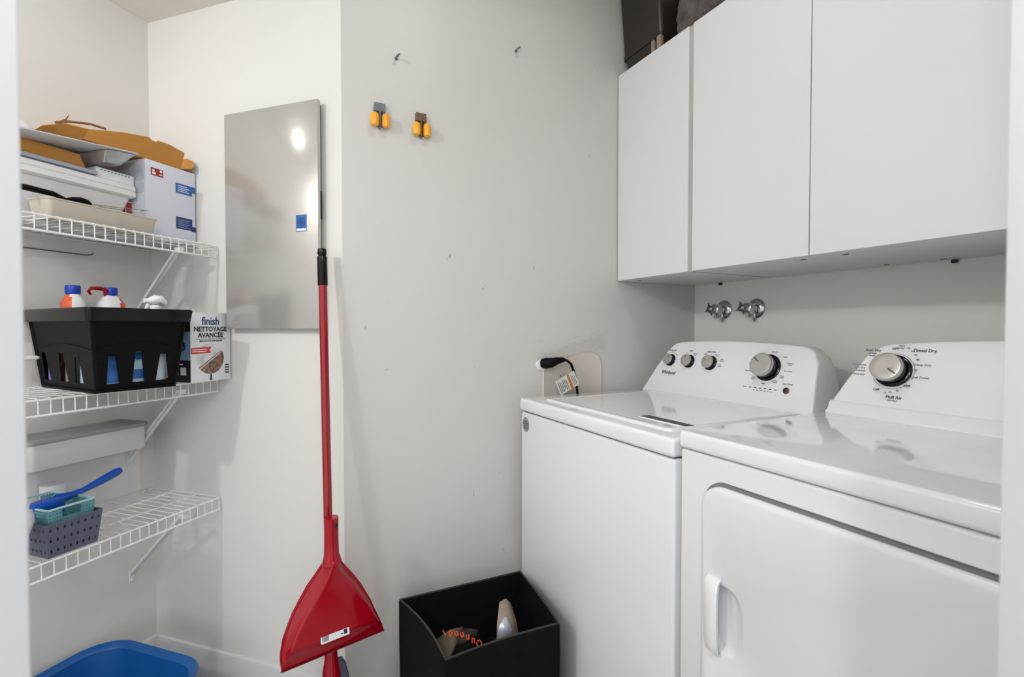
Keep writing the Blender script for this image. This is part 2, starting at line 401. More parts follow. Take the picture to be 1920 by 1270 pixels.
# door: rounded panel in a shallow recess
def dring(x0, z0, x1, z1, r, y): return [Vector((x, y, z)) for x, z in rrect(x0, z0, x1, z1, r, 8)]
d0, d1, dz0, dz1 = .072, D-.072, .20, .846
b = MB(); b.loft([dring(d0-.009, dz0-.009, d1+.009, dz1+.009, .052, dyf+.006), dring(d0-.009, dz0-.009, d1+.009, dz1+.009, .052, dyf+.0025), dring(d0-.006, dz0-.006, d1+.006, dz1+.006, .047, dyf+.0025)], cap0=False, cap1=False)
b.loft([dring(d0-.007, dz0-.007, d1+.007, dz1+.007, .048, dyf+.0005), dring(d0+.02, dz0+.02, d1-.02, dz1-.02, .03, dyf+.0005)], cap0=False, cap1=False)
b.build('door_gap', mat('gap_grey', (120, 120, 122), .6), dr)
hz0, hz1 = .535, .672; hx = .087
cyc = (hz0+hz1)/2
def egg(x0_, x1_, hh, y):
    out = []
    for i in range(36):
        a = R(5+10*i); c_, s_ = math.cos(a), math.sin(a)
        out.append(Vector(((x0_+x1_)/2+(x1_-x0_)/2*math.copysign(abs(c_)**.62, c_), y, cyc+hh*math.copysign(abs(s_)**.62, s_)*(1 if c_ < 0 else 1-.10*c_))))
    return out
def dring9(x0, z0, x1, z1, r, y): return [Vector((x, y, z)) for x, z in rrect(x0, z0, x1, z1, r, 8)]
b = MB()
b.loft([dring9(d0-.004, dz0-.004, d1+.004, dz1+.001, .045, dyf+.003), dring9(d0-.004, dz0-.004, d1+.004, dz1+.001, .045, dyf-.008), dring9(d0-.001, dz0-.001, d1+.001, dz1-.003, .042, dyf-.0115), dring9(d0+.006, dz0+.006, d1-.006, dz1-.010, .036, dyf-.0125),
        egg(hx+.004, hx+.080, .066, dyf-.0125), egg(hx+.006, hx+.076, .062, dyf-.0105), egg(hx+.010, hx+.062, .058, dyf-.003), egg(hx+.014, hx+.050, .054, dyf+.0022)], cap0=True)
door = b.build('door', M_enamel2, dr, angle=60)
b = MB()
secs = []
for z, dd, w in ((hz0-.006, .0135, .030), (hz0+.004, .024, .032), (hz0+.02, .028, .034), (cyc, .029, .034), (hz1-.02, .028, .034), (hz1-.003, .024, .033), (hz1+.004, .0135, .031)):
    secs.append([Vector((hx, dyf-.012, z)), Vector((hx, dyf-.8*dd, z)), Vector((hx+.006, dyf-dd, z)), Vector((hx+w-.006, dyf-dd-.003, z)), Vector((hx+w, dyf-dd, z)), Vector((hx+w, dyf-dd+.005, z)), Vector((hx+w-.006, dyf-dd+.008, z)), Vector((hx+.008, dyf-.012, z))])
b.loft(secs); b.build('handle', M_enamel, door, angle=45)

# ---------------------------------------------------------------- wall cabinets
def cabinet(name, label, x0, x1, seams, z0=1.329, z1=2.109, yf=-.416):
    c = thing(name, label, 'wall cabinet', (x0, 0, z0))
    H = z1-z0; w = x1-x0
    b = MB(); b.box(0, yf+.019, 0, w, -.002, H); b.build('carcass', M_melamine, c, bevel=.0008)
    xs = [0]+seams+[w]
    for a, d in zip(xs[:-1], xs[1:]):
        b = MB(); b.box(a+.0012, yf, .001, d-.0012, yf+.017, H-.001); b.build('door', M_melamine, c, bevel=.001)
    return c
cA = cabinet('wall_cabinet', 'narrow white single-door wall cabinet, against the left wall in the corner', .004, .352, [])
b = MB(); b.box(.351, -.409, 0, .366, -.395, .78); o = b.build('filler_strip', M_melamine_edge, cA); o['label'] = 'grey filler strip'
for i, o in enumerate([o for o in cA.children if o.name.startswith('filler')]): o.location = (-.004, 0, 0)
cB = cabinet('wall_cabinet', 'wide white wall cabinet with flat doors above the dryer', .368, 1.49, [.374, .748])
for c, pts in ((cA, [(.06, -.36)]), (cB, [(.325, -.36), (.43, -.36), (.37, -.05), (.5, -.05)])):
    for x, y in pts:
        b = MB(); b.lathe([(.007, -.001), (.007, .0006)], 14, Matrix.Translation((x, y, -.0004)))
        b.build('screw_cap', mat('cap_grey', (130, 128, 124), .5), c)
for x in (.50, -.24):
    b = MB(); b.box(x, -.012, -.009, x+.013, -.002, .0, bev=.002); b.build('mounting_clip', M_inkd, cB)

# things on top of the cabinets
ct = 2.110
t = thing('storage_tote', 'tall dark brown plastic tote on the left end of the cabinets', 'storage tote', (.012, -.395, ct))
b = MB()
def sq(x0, y0, x1, y1, z, r=.015): return [Vector((x, y, z)) for x, y in rrect(x0, y0, x1, y1, r, 4)]
b.loft([sq(.010, .006, .188, .37, .0), sq(.004, .000, .196, .378, .05), sq(0, -.004, .200, .38, .06), sq(0, -.036, .203, .385, .40)])
b.build('body', M_brown, t)
b = MB(); b.loft([sq(-.002, -.006, .2, .386, .052), sq(-.002, -.008, .2, .386, .064)]); b.build('ledge', M_brown, t)
b = MB(); b.box(.150, -.006, .006, .165, .01, .052, bev=.003); b.box(.178, -.007, .004, .197, .01, .054, bev=.003); b.build('reinforcement_rib', mat('brown_rib', (150, 132, 118), .35), t)
b = MB(); b.loft([sq(-.002, -.044, .207, .392, .40), sq(-.002, -.046, .207, .392, .425)]); b.build('lid', M_brown, t)
t = thing('black_suitcase', 'black case standing between the brown tote and the grey fleece on the cabinets', 'case', (.2210, -.33, ct))
b = MB(); b.box(0, 0, .006, .026, .30, .43, bev=.010, seg=3); b.build('shell', mat('black_nylon', (16, 15, 15), .75), t)
b = MB(); b.tube([(.013, .05, .43), (.013, .07, .455), (.013, .19, .455), (.013, .21, .43)], .006); b.build('handle', M_black, t)
b = MB(); rnd = random.Random(3)
prof = [(.02, .0), (.30, -.004), (.335, .03), (.34, .10), (.30, .165), (.18, .20), (.06, .195), (.004, .15), (-.012, .07), (-.004, .02)]
pr = smoothpoly(prof, 4)
rings = []
for k in range(9):
    y = -.068+.30*k/8; s_ = .86 if k in (0, 8) else 1
    rings.append([Vector((.262+.17+(x-.17)*s_+rnd.uniform(-.003, .003), -.395+y+rnd.uniform(-.003, .003)+.07, ct+.006+max(0, z)*s_)) for x, z in pr])
b.loft(rings)
tag(b.build('fleece_blanket', M_fleece, angle=180), 'folded dark grey fleece blanket on top of the wall cabinets', 'blanket')

# ---------------------------------------------------------------- laundry taps on the back wall
def tap(x, z, label):
    t = thing('laundry_tap', label, 'tap', (x, 0, z), 0, 'laundry taps above the washer')
    Fy = frame((0, 0, 0), (1, 0, 0), (0, 0, 1))   # local z -> -y
    b = MB(); b.lathe([(.036, .0005), (.036, .003), (.030, .009), (.02, .012), (.015, .0125)], 36, Fy); b.build('escutcheon', M_chrome, t)
    b = MB(); b.lathe([(.011, .010), (.011, .03), (.019, .031), (.019, .058), (.013, .061), (.012, .072), (.0005, .073)], 24, Fy)
    b.box(-.014, -.050, -.022, .014, -.014, .012, bev=.005); b.lathe([(.010, 0), (.010, .016), (.013, .017), (.013, .026)], 6, frame((0, -.032, -.012), (1, 0, 0), (0, 1, 0)) @ Matrix.Rotation(R(180), 4, 'X') if False else Matrix.Translation((0, -.045, -.034)))
    b.build('valve_body', M_chrome, t)
    b = MB()
    b.lathe([(.009, 0), (.013, .004), (.013, .012), (.008, .016), (.0005, .017)], 16, frame((-.004, -.068, .0), (1, 0, 0), (0, 0, 1)))
    for a in (0, 90, 180, 270):
        Mx = frame((-.004, -.076, .0), (1, 0, 0), (0, 0, 1)) @ Matrix.Rotation(R(a+20), 4, 'Z')
        b.loft([[Mx @ Vector((.008, -.005, -.004)), Mx @ Vector((.008, .005, -.004)), Mx @ Vector((.008, .005, .004)), Mx @ Vector((.008, -.005, .004))], [Mx @ Vector((.026, -.001, -.002)), Mx @ Vector((.026, .001, -.002)), Mx @ Vector((.026, .001, .002)), Mx @ Vector((.026, -.001, .002))]])
    b.build('handle', mat('worn_chrome', (120, 118, 114), .3, metal=1), t)
    b = MB(); b.lathe([(.0005, -.052), (.004, -.045), (.008, -.030), (.008, -.02)], 10, Matrix.Translation((0, -.012, 0))); b.build('drain_stub', M_chrome, t)
tap(.150, 1.222, 'chrome laundry tap on back wall, nearer to the corner')
tap(.292, 1.222, 'chrome laundry tap on back wall, farther from the corner')

# ---------------------------------------------------------------- power cord, wall plate
t = thing('wall_plate', 'beige painted wall plate with rounded outline behind the washer', 'wall plate', (0, -.62, .98))
P = [(-.135, .045), (-.11, .052), (0, .084), (.05, .085), (.11, .070), (.128, .052), (.131, .02), (.131, -.25), (-.13, -.25), (-.128, .02)]
def wp(P, x): return [Vector((x, y, z)) for y, z in P]
b = MB(); b.loft([wp(P, -.001), wp(P, .004), wp([(y*.97, z*.97 if z > 0 else z) for y, z in P], .006), wp([(y*.93, z*.88 if z > 0 else z) for y, z in P], .0035)])
b.build('plate', M_patch, t, angle=50)
for y, z in ((-.052, .058), (-.038, .058), (-.055, -.005)):
    b = MB(); b.lathe([(.0022, 0), (.0022, .001)], 8, frame((.0055, y, z), (0, 1, 0), (0, 0, 1))); b.build('screw_hole', M_inkd, t)
b = MB(); b.lathe([(.024, .0005), (.024, .004), (.020, .006), (.0005, .006)], 20, frame((0.001, -.133, .038), (0, 1, 0), (0, 0, 1)) @ Matrix.Diagonal((1, .8, 1, 1))); b.build('socket_ring', M_white, t)
b = MB()
rnd = random.Random(5)
top = []; n = 14
g = [[Vector((.0078+rnd.uniform(-.001, .0015), -.12+.26*i/n, .05+.055*j/4*(1 if i > 3 else .6)+.05*(i/n)+rnd.uniform(-.003, .003))) for i in range(n+1)] for j in range(5)]
b.loft(g, closed=False)
b.build('clear_tape', M_tape, t)
t = thing('power_cord', 'black power cord with moulded plug and paper tag behind the washer', 'power cord', (.0, -.70, 1.0))
b = MB(); b.tube([(.008, -.052, .024), (.02, -.045, .025), (.032, -.030, .027), (.034, -.005, .034), (.032, .02, .036)], [.017, .020, .018, .0125, .009], 10)
b.build('plug', M_black, t, angle=60)
b = MB(); b.tube([(.033, .015, .036), (.033, .035, .033), (.033, .052, .020), (.032, .062, .0), (.032, .072, -.03), (.031, .082, -.09), (.028, .08, -.2)], .0048, 8)
b.build('cable', M_black, t)
Ft = frame((.041, .034, -.046), (0, .9, .42), (0, -.42, .9))
b = MB(); b.box(-.046, -.027, 0, .040, .028, .0008, M=Ft, bev=.0003, seg=1)
tg = b.build('paper_tag', mat('tag_paper', (214, 214, 212), .5), t)
b = MB(); b.box(.004, -.026, .0009, .014, .027, .0013, M=Ft); b.build('warning_stripe', M_orangebar, tg)
b = MB()
for k in range(6):
    b.box(-.040+k*.0068, -.022+(k % 2)*.003, .0009, -.0375+k*.0068, .022-(k % 3)*.004, .0012, M=Ft)
for k in range(3): b.box(.019+k*.006, -.020, .0009, .0208+k*.006, .020-k*.004, .0012, M=Ft)
b.build('printed_lines', M_ink, tg)

# ---------------------------------------------------------------- wall hooks, screws
def hook(y, z, label, m):
    t = thing('wall_hook', label, 'wall hook', (0, y, z), 0, 'spring tool hooks on the grey wall')
    b = MB(); b.loft([[Vector((x, yy, zz)) for yy, zz in rrect(-.017, -.038, .017, .032, .012, 4)] for x in (.0, .0025)]); 
    b.loft([[Vector((x, yy, zz)) for x, yy in ((.002, -.0165), (.012, -.0165), (.012, .0165), (.002, .0165))] for zz in (.006, .031)])
    b.build('backplate', m, t, bevel=.001)
    b = MB(); b.tube([(.008, 0, .012), (.013, 0, .0), (.012, 0, -.030), (.006, 0, -.044)], .003, 8); b.build('spring_arm', m, t)
    for s in (-1, 1):
        b = MB(); b.tube([(.004, s*.010, .008), (.016, s*.0155, -.008), (.016, s*.0155, -.040)], .0035, 8); a = b.build('roller_arm', m, t)
        b = MB(); b.lathe([(.006, -.042), (.0105, -.040), (.012, -.034), (.012, -.012), (.0105, -.006), (.006, -.003)], 10, Matrix.Translation((.018, s*.0165, 0)))
        b.build('roller', M_yellow, a, angle=20)
hook(-1.315, 1.787, 'grey wall hook with two yellow rollers, nearer to the metal panel', M_hookg)
hook(-1.189, 1.782, 'bronze wall hook with two yellow rollers, farther from the metal panel', M_hookb)
def nail(y, z, label):
    t = MB(); F = frame((0, y, z), (0, 1, 0), (0, 0, 1)); t.tube([(0, y, z), (.016, y-.002, z+.003), (.022, y-.003, z-.004)], .0022, 8)
    t.lathe([(.0055, .0005), (.005, .0015), (.001, .002)], 12, F)
    t.tube([(.018, y-.006, z-.006), (.024, y, z-.002), (.020, y+.005, z+.006)], .0028, 8)
    tag(t.build('wall_screw', M_hookg), label, 'screw', 'screws in the grey wall')
nail(-1.263, 1.966, 'small bent screw in the grey wall above the hooks')
nail(-.854, 2.093, 'small bent screw high on the grey wall, nearest the cabinets')

# ---------------------------------------------------------------- electrical panel
t = thing('electrical_panel', 'tall brushed grey metal electrical panel on the closet wall', 'electrical panel', cl(0, .536, 1.147), CR)
hw = .174
b = MB(); b.box(.0, -hw+.006, .004, .017, hw-.012, .655); b.build('back_box', mat('panel_dark', (60, 60, 60), .5, metal=.3), t)
b = MB(); b.box(.0165, -hw, 0, .030, hw, .661, bev=.0015); dpan = b.build('door', M_steelgrey, t)
b = MB(); b.box(.0135, hw-.005, .32, .018, hw+.0015, .40, bev=.001); b.build('latch', M_black, dpan)
b = MB(); b.box(.0298, .096, .284, .0306, .134, .333); s = b.build('safety_sticker', M_bluelabel, dpan); s['label'] = 'small blue sticker'
F = frame((.0306, .115, .311), (0, 1, 0), (0, 0, 1))
b = MB(); b.lathe([(.0135, 0), (.0135, .0003), (.0105, .0003), (.0105, 0)], 24, F, cap=False); b.lathe([(.0075, 0), (.0075, .0003)], 20, F); b.build('emblem', mat('emblem_blue', (34, 70, 140), .4), s)
b = MB(); b.box(.0305, .098, .286, .0308, .132, .293); b.build('white_strip', M_paper, s)

# ---------------------------------------------------------------- wire shelves
def shelf(z, label, rod=False):
    s = thing('wire_shelf', label, 'wire shelf', cl(0, 0, z), CR, 'white wire shelves in the closet')
    x0, x1, yb, yf = .012, .876, .006, .300
    b = MB(); n = int((x1-x0)/.0245)
    for i in range(n+1):
        x = x0+.0245*i
        b.tube([(x, yb, 0), (x, yf-.006, 0), (x, yf-.001, -.002), (x, yf, -.007), (x, yf, -.040)], .0014, 6)
    b.build('wire_deck', M_whitewire, s)
    for y, zz, r, nm in ((yf-.001, -.004, .0028, 'front_rail'), (yf, -.040, .0030, 'bottom_rail'), (yb, -.003, .0028, 'back_rail'), (.10, -.004, .0026, 'cross_rail'), (.20, -.004, .0026, 'cross_rail')):
        b = MB(); b.tube([(x0-.003, y, zz), (x1, y, zz)], r, 8); b.build(nm, M_whitewire, s)
    # angled bracket: U-channel strut from the front rail back to the wall
    for xb in (.10, .62):
        p0 = Vector((xb+.012, .272, -.030)); p1 = Vector((xb-.018, .006, -.265))
        F = frame(p0, p1-p0, (1, 0, 0)); L = (p1-p0).length
        b = MB(); b.box(0, -.0065, -.002, L, .0065, .001, M=F); b.box(0, -.0065, -.002, L, -.0048, .009, M=F); b.box(0, .0048, -.002, L, .0065, .009, M=F)
        b.box(xb-.026, .0, -.290, xb-.010, .005, -.252, bev=.001); b.tube([(xb-.018, .004, -.282), (xb-.018, .009, -.282)], .004, 8)
        b.box(xb+.004, .262, -.036, xb+.020, .285, -.022, bev=.002)
        b.build('bracket', M_white, s)
    if rod:
        b = MB(); b.tube([(.40, .008, -.045), (.20, .008, -.045), (.186, .008, -.043), (.180, .008, -.037)], .0018, 8); b.build('wall_clip_wire', mat('clip_grey', (120, 118, 114), .4, metal=.5), s)
    return s
Z1, Z2, Z3 = 1.413, .986, .605
shelf(Z1, 'top white wire shelf, holding cartons and trays', True)
shelf(Z2, 'middle white wire shelf, holding the black basket')
shelf(Z3, 'lowest white wire shelf, holding the clear bin and small baskets')

# ---------------------------------------------------------------- top shelf contents
zt = Z1+.0018
t = thing('appliance_carton', 'white carton with red and blue stickers on the top shelf, beside the corner', 'carton', cl(.006, .02, zt), CR)
b = MB(); b.box(0, 0, 0, .158, .19, .233, bev=.0012); cb = b.build('carton', M_card, t)
F = frame((0, .1904, 0), (-1, 0, 0), (0, 0, 1))   # local x runs right in view (towards the corner)
def onf(x, z): return F @ Matrix.Translation((x, z, 0))
b = MB(); b.box(-.142, .190, .0, -.105, .212, .0005, M=F); st = b.build('red_sticker', M_redlabel, cb)
b = MB(); b.box(-.139, .193, .0005, -.128, .2, .0008, M=F); b.box(-.139, .202, .0005, -.131, .207, .0008, M=F); b.box(-.118, .194, .0005, -.108, .197, .0008, M=F); b.lathe([(.004, .0005), (.004, .0008)], 12, onf(-.112, .206)); b.build('printed_marks', M_paper, st)
b = MB(); b.box(-.066, .157, .0, -.012, .188, .0005, M=F); b.box(-.014, .168, .0, .0, .188, .0005, M=F); st = b.build('blue_sticker', M_bluelabel, cb)
b = MB()
for k in range(4): b.box(-.060, .163+k*.0055, .0005, -.022-(k % 2)*.007, .165+k*.0055, .0008, M=F)
b.build('printed_marks', M_paper, st)
b = MB(); b.box(-.066, .054, .0, -.012, .083, .0005, M=F); b.box(-.014, .044, .0, .0, .060, .0005, M=F); b.box(-.066, .046, .0, -.012, .056, .0005, M=F); st = b.build('navy_sticker', M_navy, cb)
b = MB()
for k in range(5): b.box(-.062, .051+k*.0055, .0005, -.02-(k % 2)*.008, .0525+k*.0055, .0008, M=F)
b.build('printed_marks', mat('pale_blue_ink', (150, 165, 205), .5), st)
b = MB(); 
for z in (.150, .185): b.loft([[Vector((x, y, zz)) for y, zz in rrect(.11, z-.016, .186, z+.016, .01, 3)] for x in (.158, .1595)])
b.build('side_flap', mat('flap_card', (198, 202, 210), .5), cb)

# kraft tray with flared flaps lying on the carton
t = thing('kraft_tray', 'brown kraft cardboard tray with flared flaps on top of the white carton', 'cardboard tray', cl(.046, .015, zt+.2355), CR)
b = MB(); b.box(.0, .0, 0, .27, .185, .003); b.build('bottom', M_kraft, t)
b = MB()
P = [Vector(p) for p in [(.27, .185, .001), (.0, .185, .001), (.002, .205, .050), (.05, .207, .058), (.085, .207, .058), (.092, .207, .052), (.106, .207, .052), (.113, .207, .058), (.18, .206, .046), (.24, .204, .030), (.268, .202, .022)]]
b.loft([P, [p+Vector((0, -.0025, .0012)) for p in P]])
b.build('front_flap', M_kraft, t)
b = MB(); pp = [Vector((0, .190, .001)), Vector((0, .05, .001)), Vector((-.022, .06, .036)), Vector((-.033, .12, .048)), Vector((-.035, .17, .046)), Vector((-.034, .195, .036)), Vector((-.030, .206, .018)), Vector((-.020, .206, .006))]
b.loft([pp, [p+Vector((.002, 0, .001)) for p in pp]]); b.build('end_flap', M_kraft, t)
b = MB(); pp = [Vector((.27, .185, .001)), Vector((.27, .0, .001)), Vector((.31, .02, .010)), Vector((.325, .12, .020)), Vector((.31, .18, .024)), Vector((.269, .202, .022))]
b.loft([pp, [p+Vector((-.001, 0, .0025)) for p in pp]]); b.build('end_flap', M_kraft, t)
b = MB(); b.tube([(.322, .165, .024), (.30, .18, .033), (.26, .196, .040), (.225, .20, .040)], .003, 8); b.tube([(.315, .17, .026), (.305, .178, .036), (.298, .178, .050)], [.003, .002, .0008], 6)
b.build('torn_strip', mat('torn_brown', (128, 78, 44), .7), t)
b = MB(); pp = [Vector((x, -.001, z)) for x, z in ((0, .001), (.27, .001), (.27, .04), (0, .04))]; b.loft([pp, [p+Vector((0, .0025, 0)) for p in pp]]); b.build('back_flap', M_kraft, t)

# beige compartment tray at the shelf front
t = thing('compartment_tray', 'frosted beige plastic compartment tray at the front of the top shelf', 'plastic tray', cl(.174, .192, zt), CR)
b = MB()
def tr_(i, z, ox=0): return [Vector((x, y, z)) for x, y in rrect(0+i, 0+i, .262-i, .080-i, .012, 4)]
b.loft([tr_(.009, 0), tr_(.006, .004), tr_(.0, .042), tr_(-.002, .044), tr_(-.002, .047), tr_(.004, .047), tr_(.010, .010)])
b.build('tray_body', M_beige, t)
for k in range(1, 7):
    b = MB(); b.box(.262*k/7-.001, .006, .006, .262*k/7+.001, .074, .040); b.build('divider', M_beige, t)
# foam box with lid
t = thing('foam_box', 'white foam box with grooved lid behind the beige tray', 'foam box', cl(.169, .015, zt), CR)
def fr(i, z, x0=0., x1=.36): return [Vector((x, y, z)) for x, y in rrect(x0+i, 0+i, x1-i, .172-i, .012, 4)]
b = MB(); b.loft([fr(.055, 0), fr(.042, .01), fr(.010, .118)]); b.build('body', M_wrap, t)
b = MB(); b.loft([fr(.006, .113), fr(.0, .118), fr(.0, .130), fr(.003, .132), fr(.0, .135), fr(.001, .147), fr(.006, .150)]); b.build('lid', M_foam, t)
b = MB(); b.box(.22, 1, 0, .23, 1.01, .01) if False else None
# white paper pads / flat carton on the foam box
t = thing('flat_white_carton', 'small white carton with perforated edge wedged between foam box and larger carton', 'carton', cl(.169, .055, zt+.1505), CR)
b = MB(); b.box(0, 0, 0, .10, .115, .030, bev=.001); b.build('carton', M_paper, t)
b = MB()
for k in range(9): b.box(.012+k*.009, .115, .024, .016+k*.009, .1155, .026)
b.build('perforation', M_ink, t)['kind'] = 'stuff'
b = MB(); b.box(.117, .0, .004, .47, .17, .0135, bev=.001)
tag(b.build('grey_card_sheet', mat('bluegrey_card', (170, 178, 188), .5), loc=cl(.155, .012, zt+.1505), rotz=CR), 'bluish grey card slab directly under the brown box', 'card')
# brown box
t = thing('brown_box', 'brown cardboard box on the top shelf, beneath the foil tray', 'cardboard box', cl(.290, .012, zt+.1650), CR)
b = MB(); b.loft([[Vector((x, y, z)) for x, y in ((o, .01), (.25, .01), (.25, .155), (o, .155))] for z, o in ((0, 0), (.036, .016))]); b.build('carton', M_kraft, t, bevel=.001)
b = MB(); b.box(.1, .03, .036, .104, .13, .0365); b.build('tape_seam', mat('packing_tape', (190, 150, 96), .2), t)
# foil tray: thin rim, tapered belly
t = thing('foil_tray', 'shallow white-rimmed foil tray lying across the brown box', 'foil tray', cl(.205, .075, zt+.205), CR)
b = MB()
def ft(i, z, r=.02): return [Vector((x, y, z)) for x, y in rrect(0+i, 0+i, .36-i, .18-i, r, 5)]
def fb_(i, z, x1=.082, r=.015): return [Vector((x, y, z)) for x, y in rrect(.006+i, .006+i, x1-i*.2, .174-i, r, 5)]
b.loft([fb_(.030, -.030), fb_(.024, -.031), fb_(.0, -.002)], cap0=True, cap1=True)
o1 = b.build('belly', M_foil, t)
b = MB(); b.loft([ft(.0, 0), ft(-.002, .0014), ft(-.002, .0036), ft(.004, .004)]); o2 = b.build('rim', mat('foil_rim', (205, 205, 207), .3), t)
t.rotation_euler = (0, R(6.2), CR); t.location = cl(.203, .068, zt+.2245)
b = MB(); rnd = random.Random(2)
rings = []
for k, (rr_, z) in enumerate(((1., 0), (1.04, .012), (.9, .026), (.55, .034), (.1, .036))):
    rings.append([Vector((.052*rr_*math.cos(a)*(1+rnd.uniform(-.06, .06)), .05*rr_*math.sin(a)*(1+rnd.uniform(-.06, .06)), z*(1+rnd.uniform(-.1, .1)))) for a in [2*math.pi*i/20 for i in range(20)]])
b.loft(rings)
tag(b.build('plastic_bag', M_wrap, loc=cl(.445, .150, zt+.2050), angle=80), 'crumpled white plastic bag on top of the foil tray', 'plastic bag')
# kitchen tongs lying over the beige tray
t = thing('serving_tongs', 'black handled steel tongs resting across the beige tray', 'tongs', cl(.160, .232, zt+.0505), CR)
b = MB(); b.tube([(.215, .0, .006), (.245, .004, .013), (.30, .010, .013), (.34, .012, .011)], [.004, .0065, .0075, .005], 8); b.tube([(.155, -.008, .009), (.165, -.007, .013), (.18, -.006, .014), (.20, -.004, .011), (.215, -.002, .007)], [.003, .007, .008, .006, .004], 8)
b.build('handle', M_black, t)
b = MB(); b.tube([(.17, -.006, .008), (.08, -.01, .018), (.012, -.012, .027)], .0012, 6); b.tube([(.17, -.012, .007), (.08, -.018, .014), (.03, -.016, .020), (.004, -.013, .030)], .0012, 6)
b.build('steel_arm', M_chrome, t)
t = thing('food_packet', 'small white packet with red label between beige tray and white carton', 'packet', cl(.1665, .115, zt), CR)
b = MB(); b.box(0, 0, 0, .018, .042, .108, bev=.002); pk = b.build('packet', M_paper, t)
b = MB(); b.box(.0012, .042, .050, .0168, .0425, .104); b.box(.018, .004, .050, .0185, .04, .104); lb = b.build('label_band', M_redlabel, pk)
b = MB(); b.box(.0185, .014, .072, .0187, .030, .080); b.box(.0185, .012, .086, .0187, .026, .090); b.box(.0185, .02, .094, .0187, .03, .100); b.build('printed_marks', M_paper, lb)

# ---------------------------------------------------------------- middle shelf contents
z2 = Z2+.0018
brot = CR-R(10)
t = thing('storage_basket', 'black plastic basket with slotted sides on the middle shelf', 'basket', cl(.269, .208, z2), brot)
bh = .208; tx, ty = .088, .150; ux, uy = .108, .178
def bl(u, v, z, off=0.):     # wall point: u in [-1,1] across, side v
    pass
b = MB()
th = .0025
def sidewall(b, p0, p1, q0, q1, slots, inward):
    """wall from bottom edge p0-p1 to top edge q0-q1 with tapered slots cut through it; slots: (u0b,u1b,u0t,u1t) in 0..1, w 0..1"""
    def P(u, w, k=0): 
        a = p0.lerp(p1, u); c = q0.lerp(q1, u); return a.lerp(c, w)+inward*k
    wb, wt_ = .10, .46
    cuts = [0.]
    for s_ in slots: cuts += [s_[0], s_[1]]
    cuts.append(1.)
    def quad(c4):
        f = [P(*c) for c in c4]; g = [P(c[0], c[1], th) for c in c4]; b.loft([f, g])
    quad([(0, 0), (1, 0), (1, wb), (0, wb)]); 
    quad([(0, .52), (1, .52), (1, 1), (0, 1)])
    prev_b, prev_t = 0., 0.
    for (a, c, ta, tc_, h) in slots:
        quad([(prev_b, wb), (a, wb), (ta, h), (prev_t, h)]); quad([(prev_t, h), (ta, h), (ta, .52), (prev_t, .52)])
        quad([(ta, h), (tc_, h), (tc_, .52), (ta, .52)])
        prev_b, prev_t = c, tc_
        lasth = h
        # next section starts at this slot's height; fill up to the next height
        quad([(c, wb), (c+.0001, wb), (tc_+.0001, h), (tc_, h)])
    quad([(prev_b, wb), (1, wb), (1, .52), (prev_t, .52)]) if True else None
A = [Vector((-tx, -ty, 0)), Vector((tx, -ty, 0)), Vector((tx, ty, 0)), Vector((-tx, ty, 0))]
B = [Vector((-ux, -uy, bh)), Vector((ux, -uy, bh)), Vector((ux, uy, bh)), Vector((-ux, uy, bh))]
S4 = [(.10, .27, .17, .25, .44), (.42, .57, .47, .55, .48), (.73, .88, .77, .85, .44)]
S6 = [(.06, .19, .090, .160, .46), (.38, .52, .410, .485, .46), (.65, .79, .680, .750, .42)]
mirror = lambda SL: [(1-c, 1-a, 1-tc_, 1-ta, h) for a, c, ta, tc_, h in SL[::-1]]
sidewall(b, A[2], A[3], B[2], B[3], mirror(S4)[::1], Vector((0, -1, 0)))
sidewall(b, A[0], A[1], B[0], B[1], S4, Vector((0, 1, 0)))
sidewall(b, A[1], A[2], B[1], B[2], S6, Vector((-1, 0, 0)))
sidewall(b, A[3], A[0], B[3], B[0], S6, Vector((1, 0, 0)))
for i in range(4): b.tube([A[i], B[i]], .004, 8)
b.build('body', M_black, t, smooth=False)
b = MB()
def rr3(x, y, z, r=.012): return [Vector((p, q, z)) for p, q in rrect(-x, -y, x, y, r, 4)]
b.loft([rr3(ux+.004, uy+.004, bh-.030), rr3(ux+.010, uy+.010, bh-.030), rr3(ux+.014, uy+.014, bh), rr3(ux+.012, uy+.012, bh+.003), rr3(ux-.001, uy-.001, bh+.001), rr3(ux-.003, uy-.003, bh-.02)], cap0=False, cap1=False)
b.build('rim', M_blackgloss, t, smooth=True)
b = MB(); b.loft([rr3(tx+.006, ty+.006, 0), rr3(tx+.006, ty+.006, .006), rr3(tx-.004, ty-.004, .006)], cap0=True, cap1=True); b.build('base', M_black, t)
# raised arch line on the long and short sides
b = MB()
def wallpt(i, u, w, out): 
    j = (i+1) % 4; return A[i].lerp(A[j], u).lerp(B[i].lerp(B[j], u), w)+out
b.tube([wallpt(2, u/12, .50+.10*math.sin(math.pi*u/12), Vector((0, .0008, 0))) for u in range(13)], .0016, 6)
b.tube([wallpt(1, u/12, .50+.08*math.sin(math.pi*u/12), Vector((.0008, 0, 0))) for u in range(13)], .0016, 6)
b.build('arch_ridge', M_black, t)

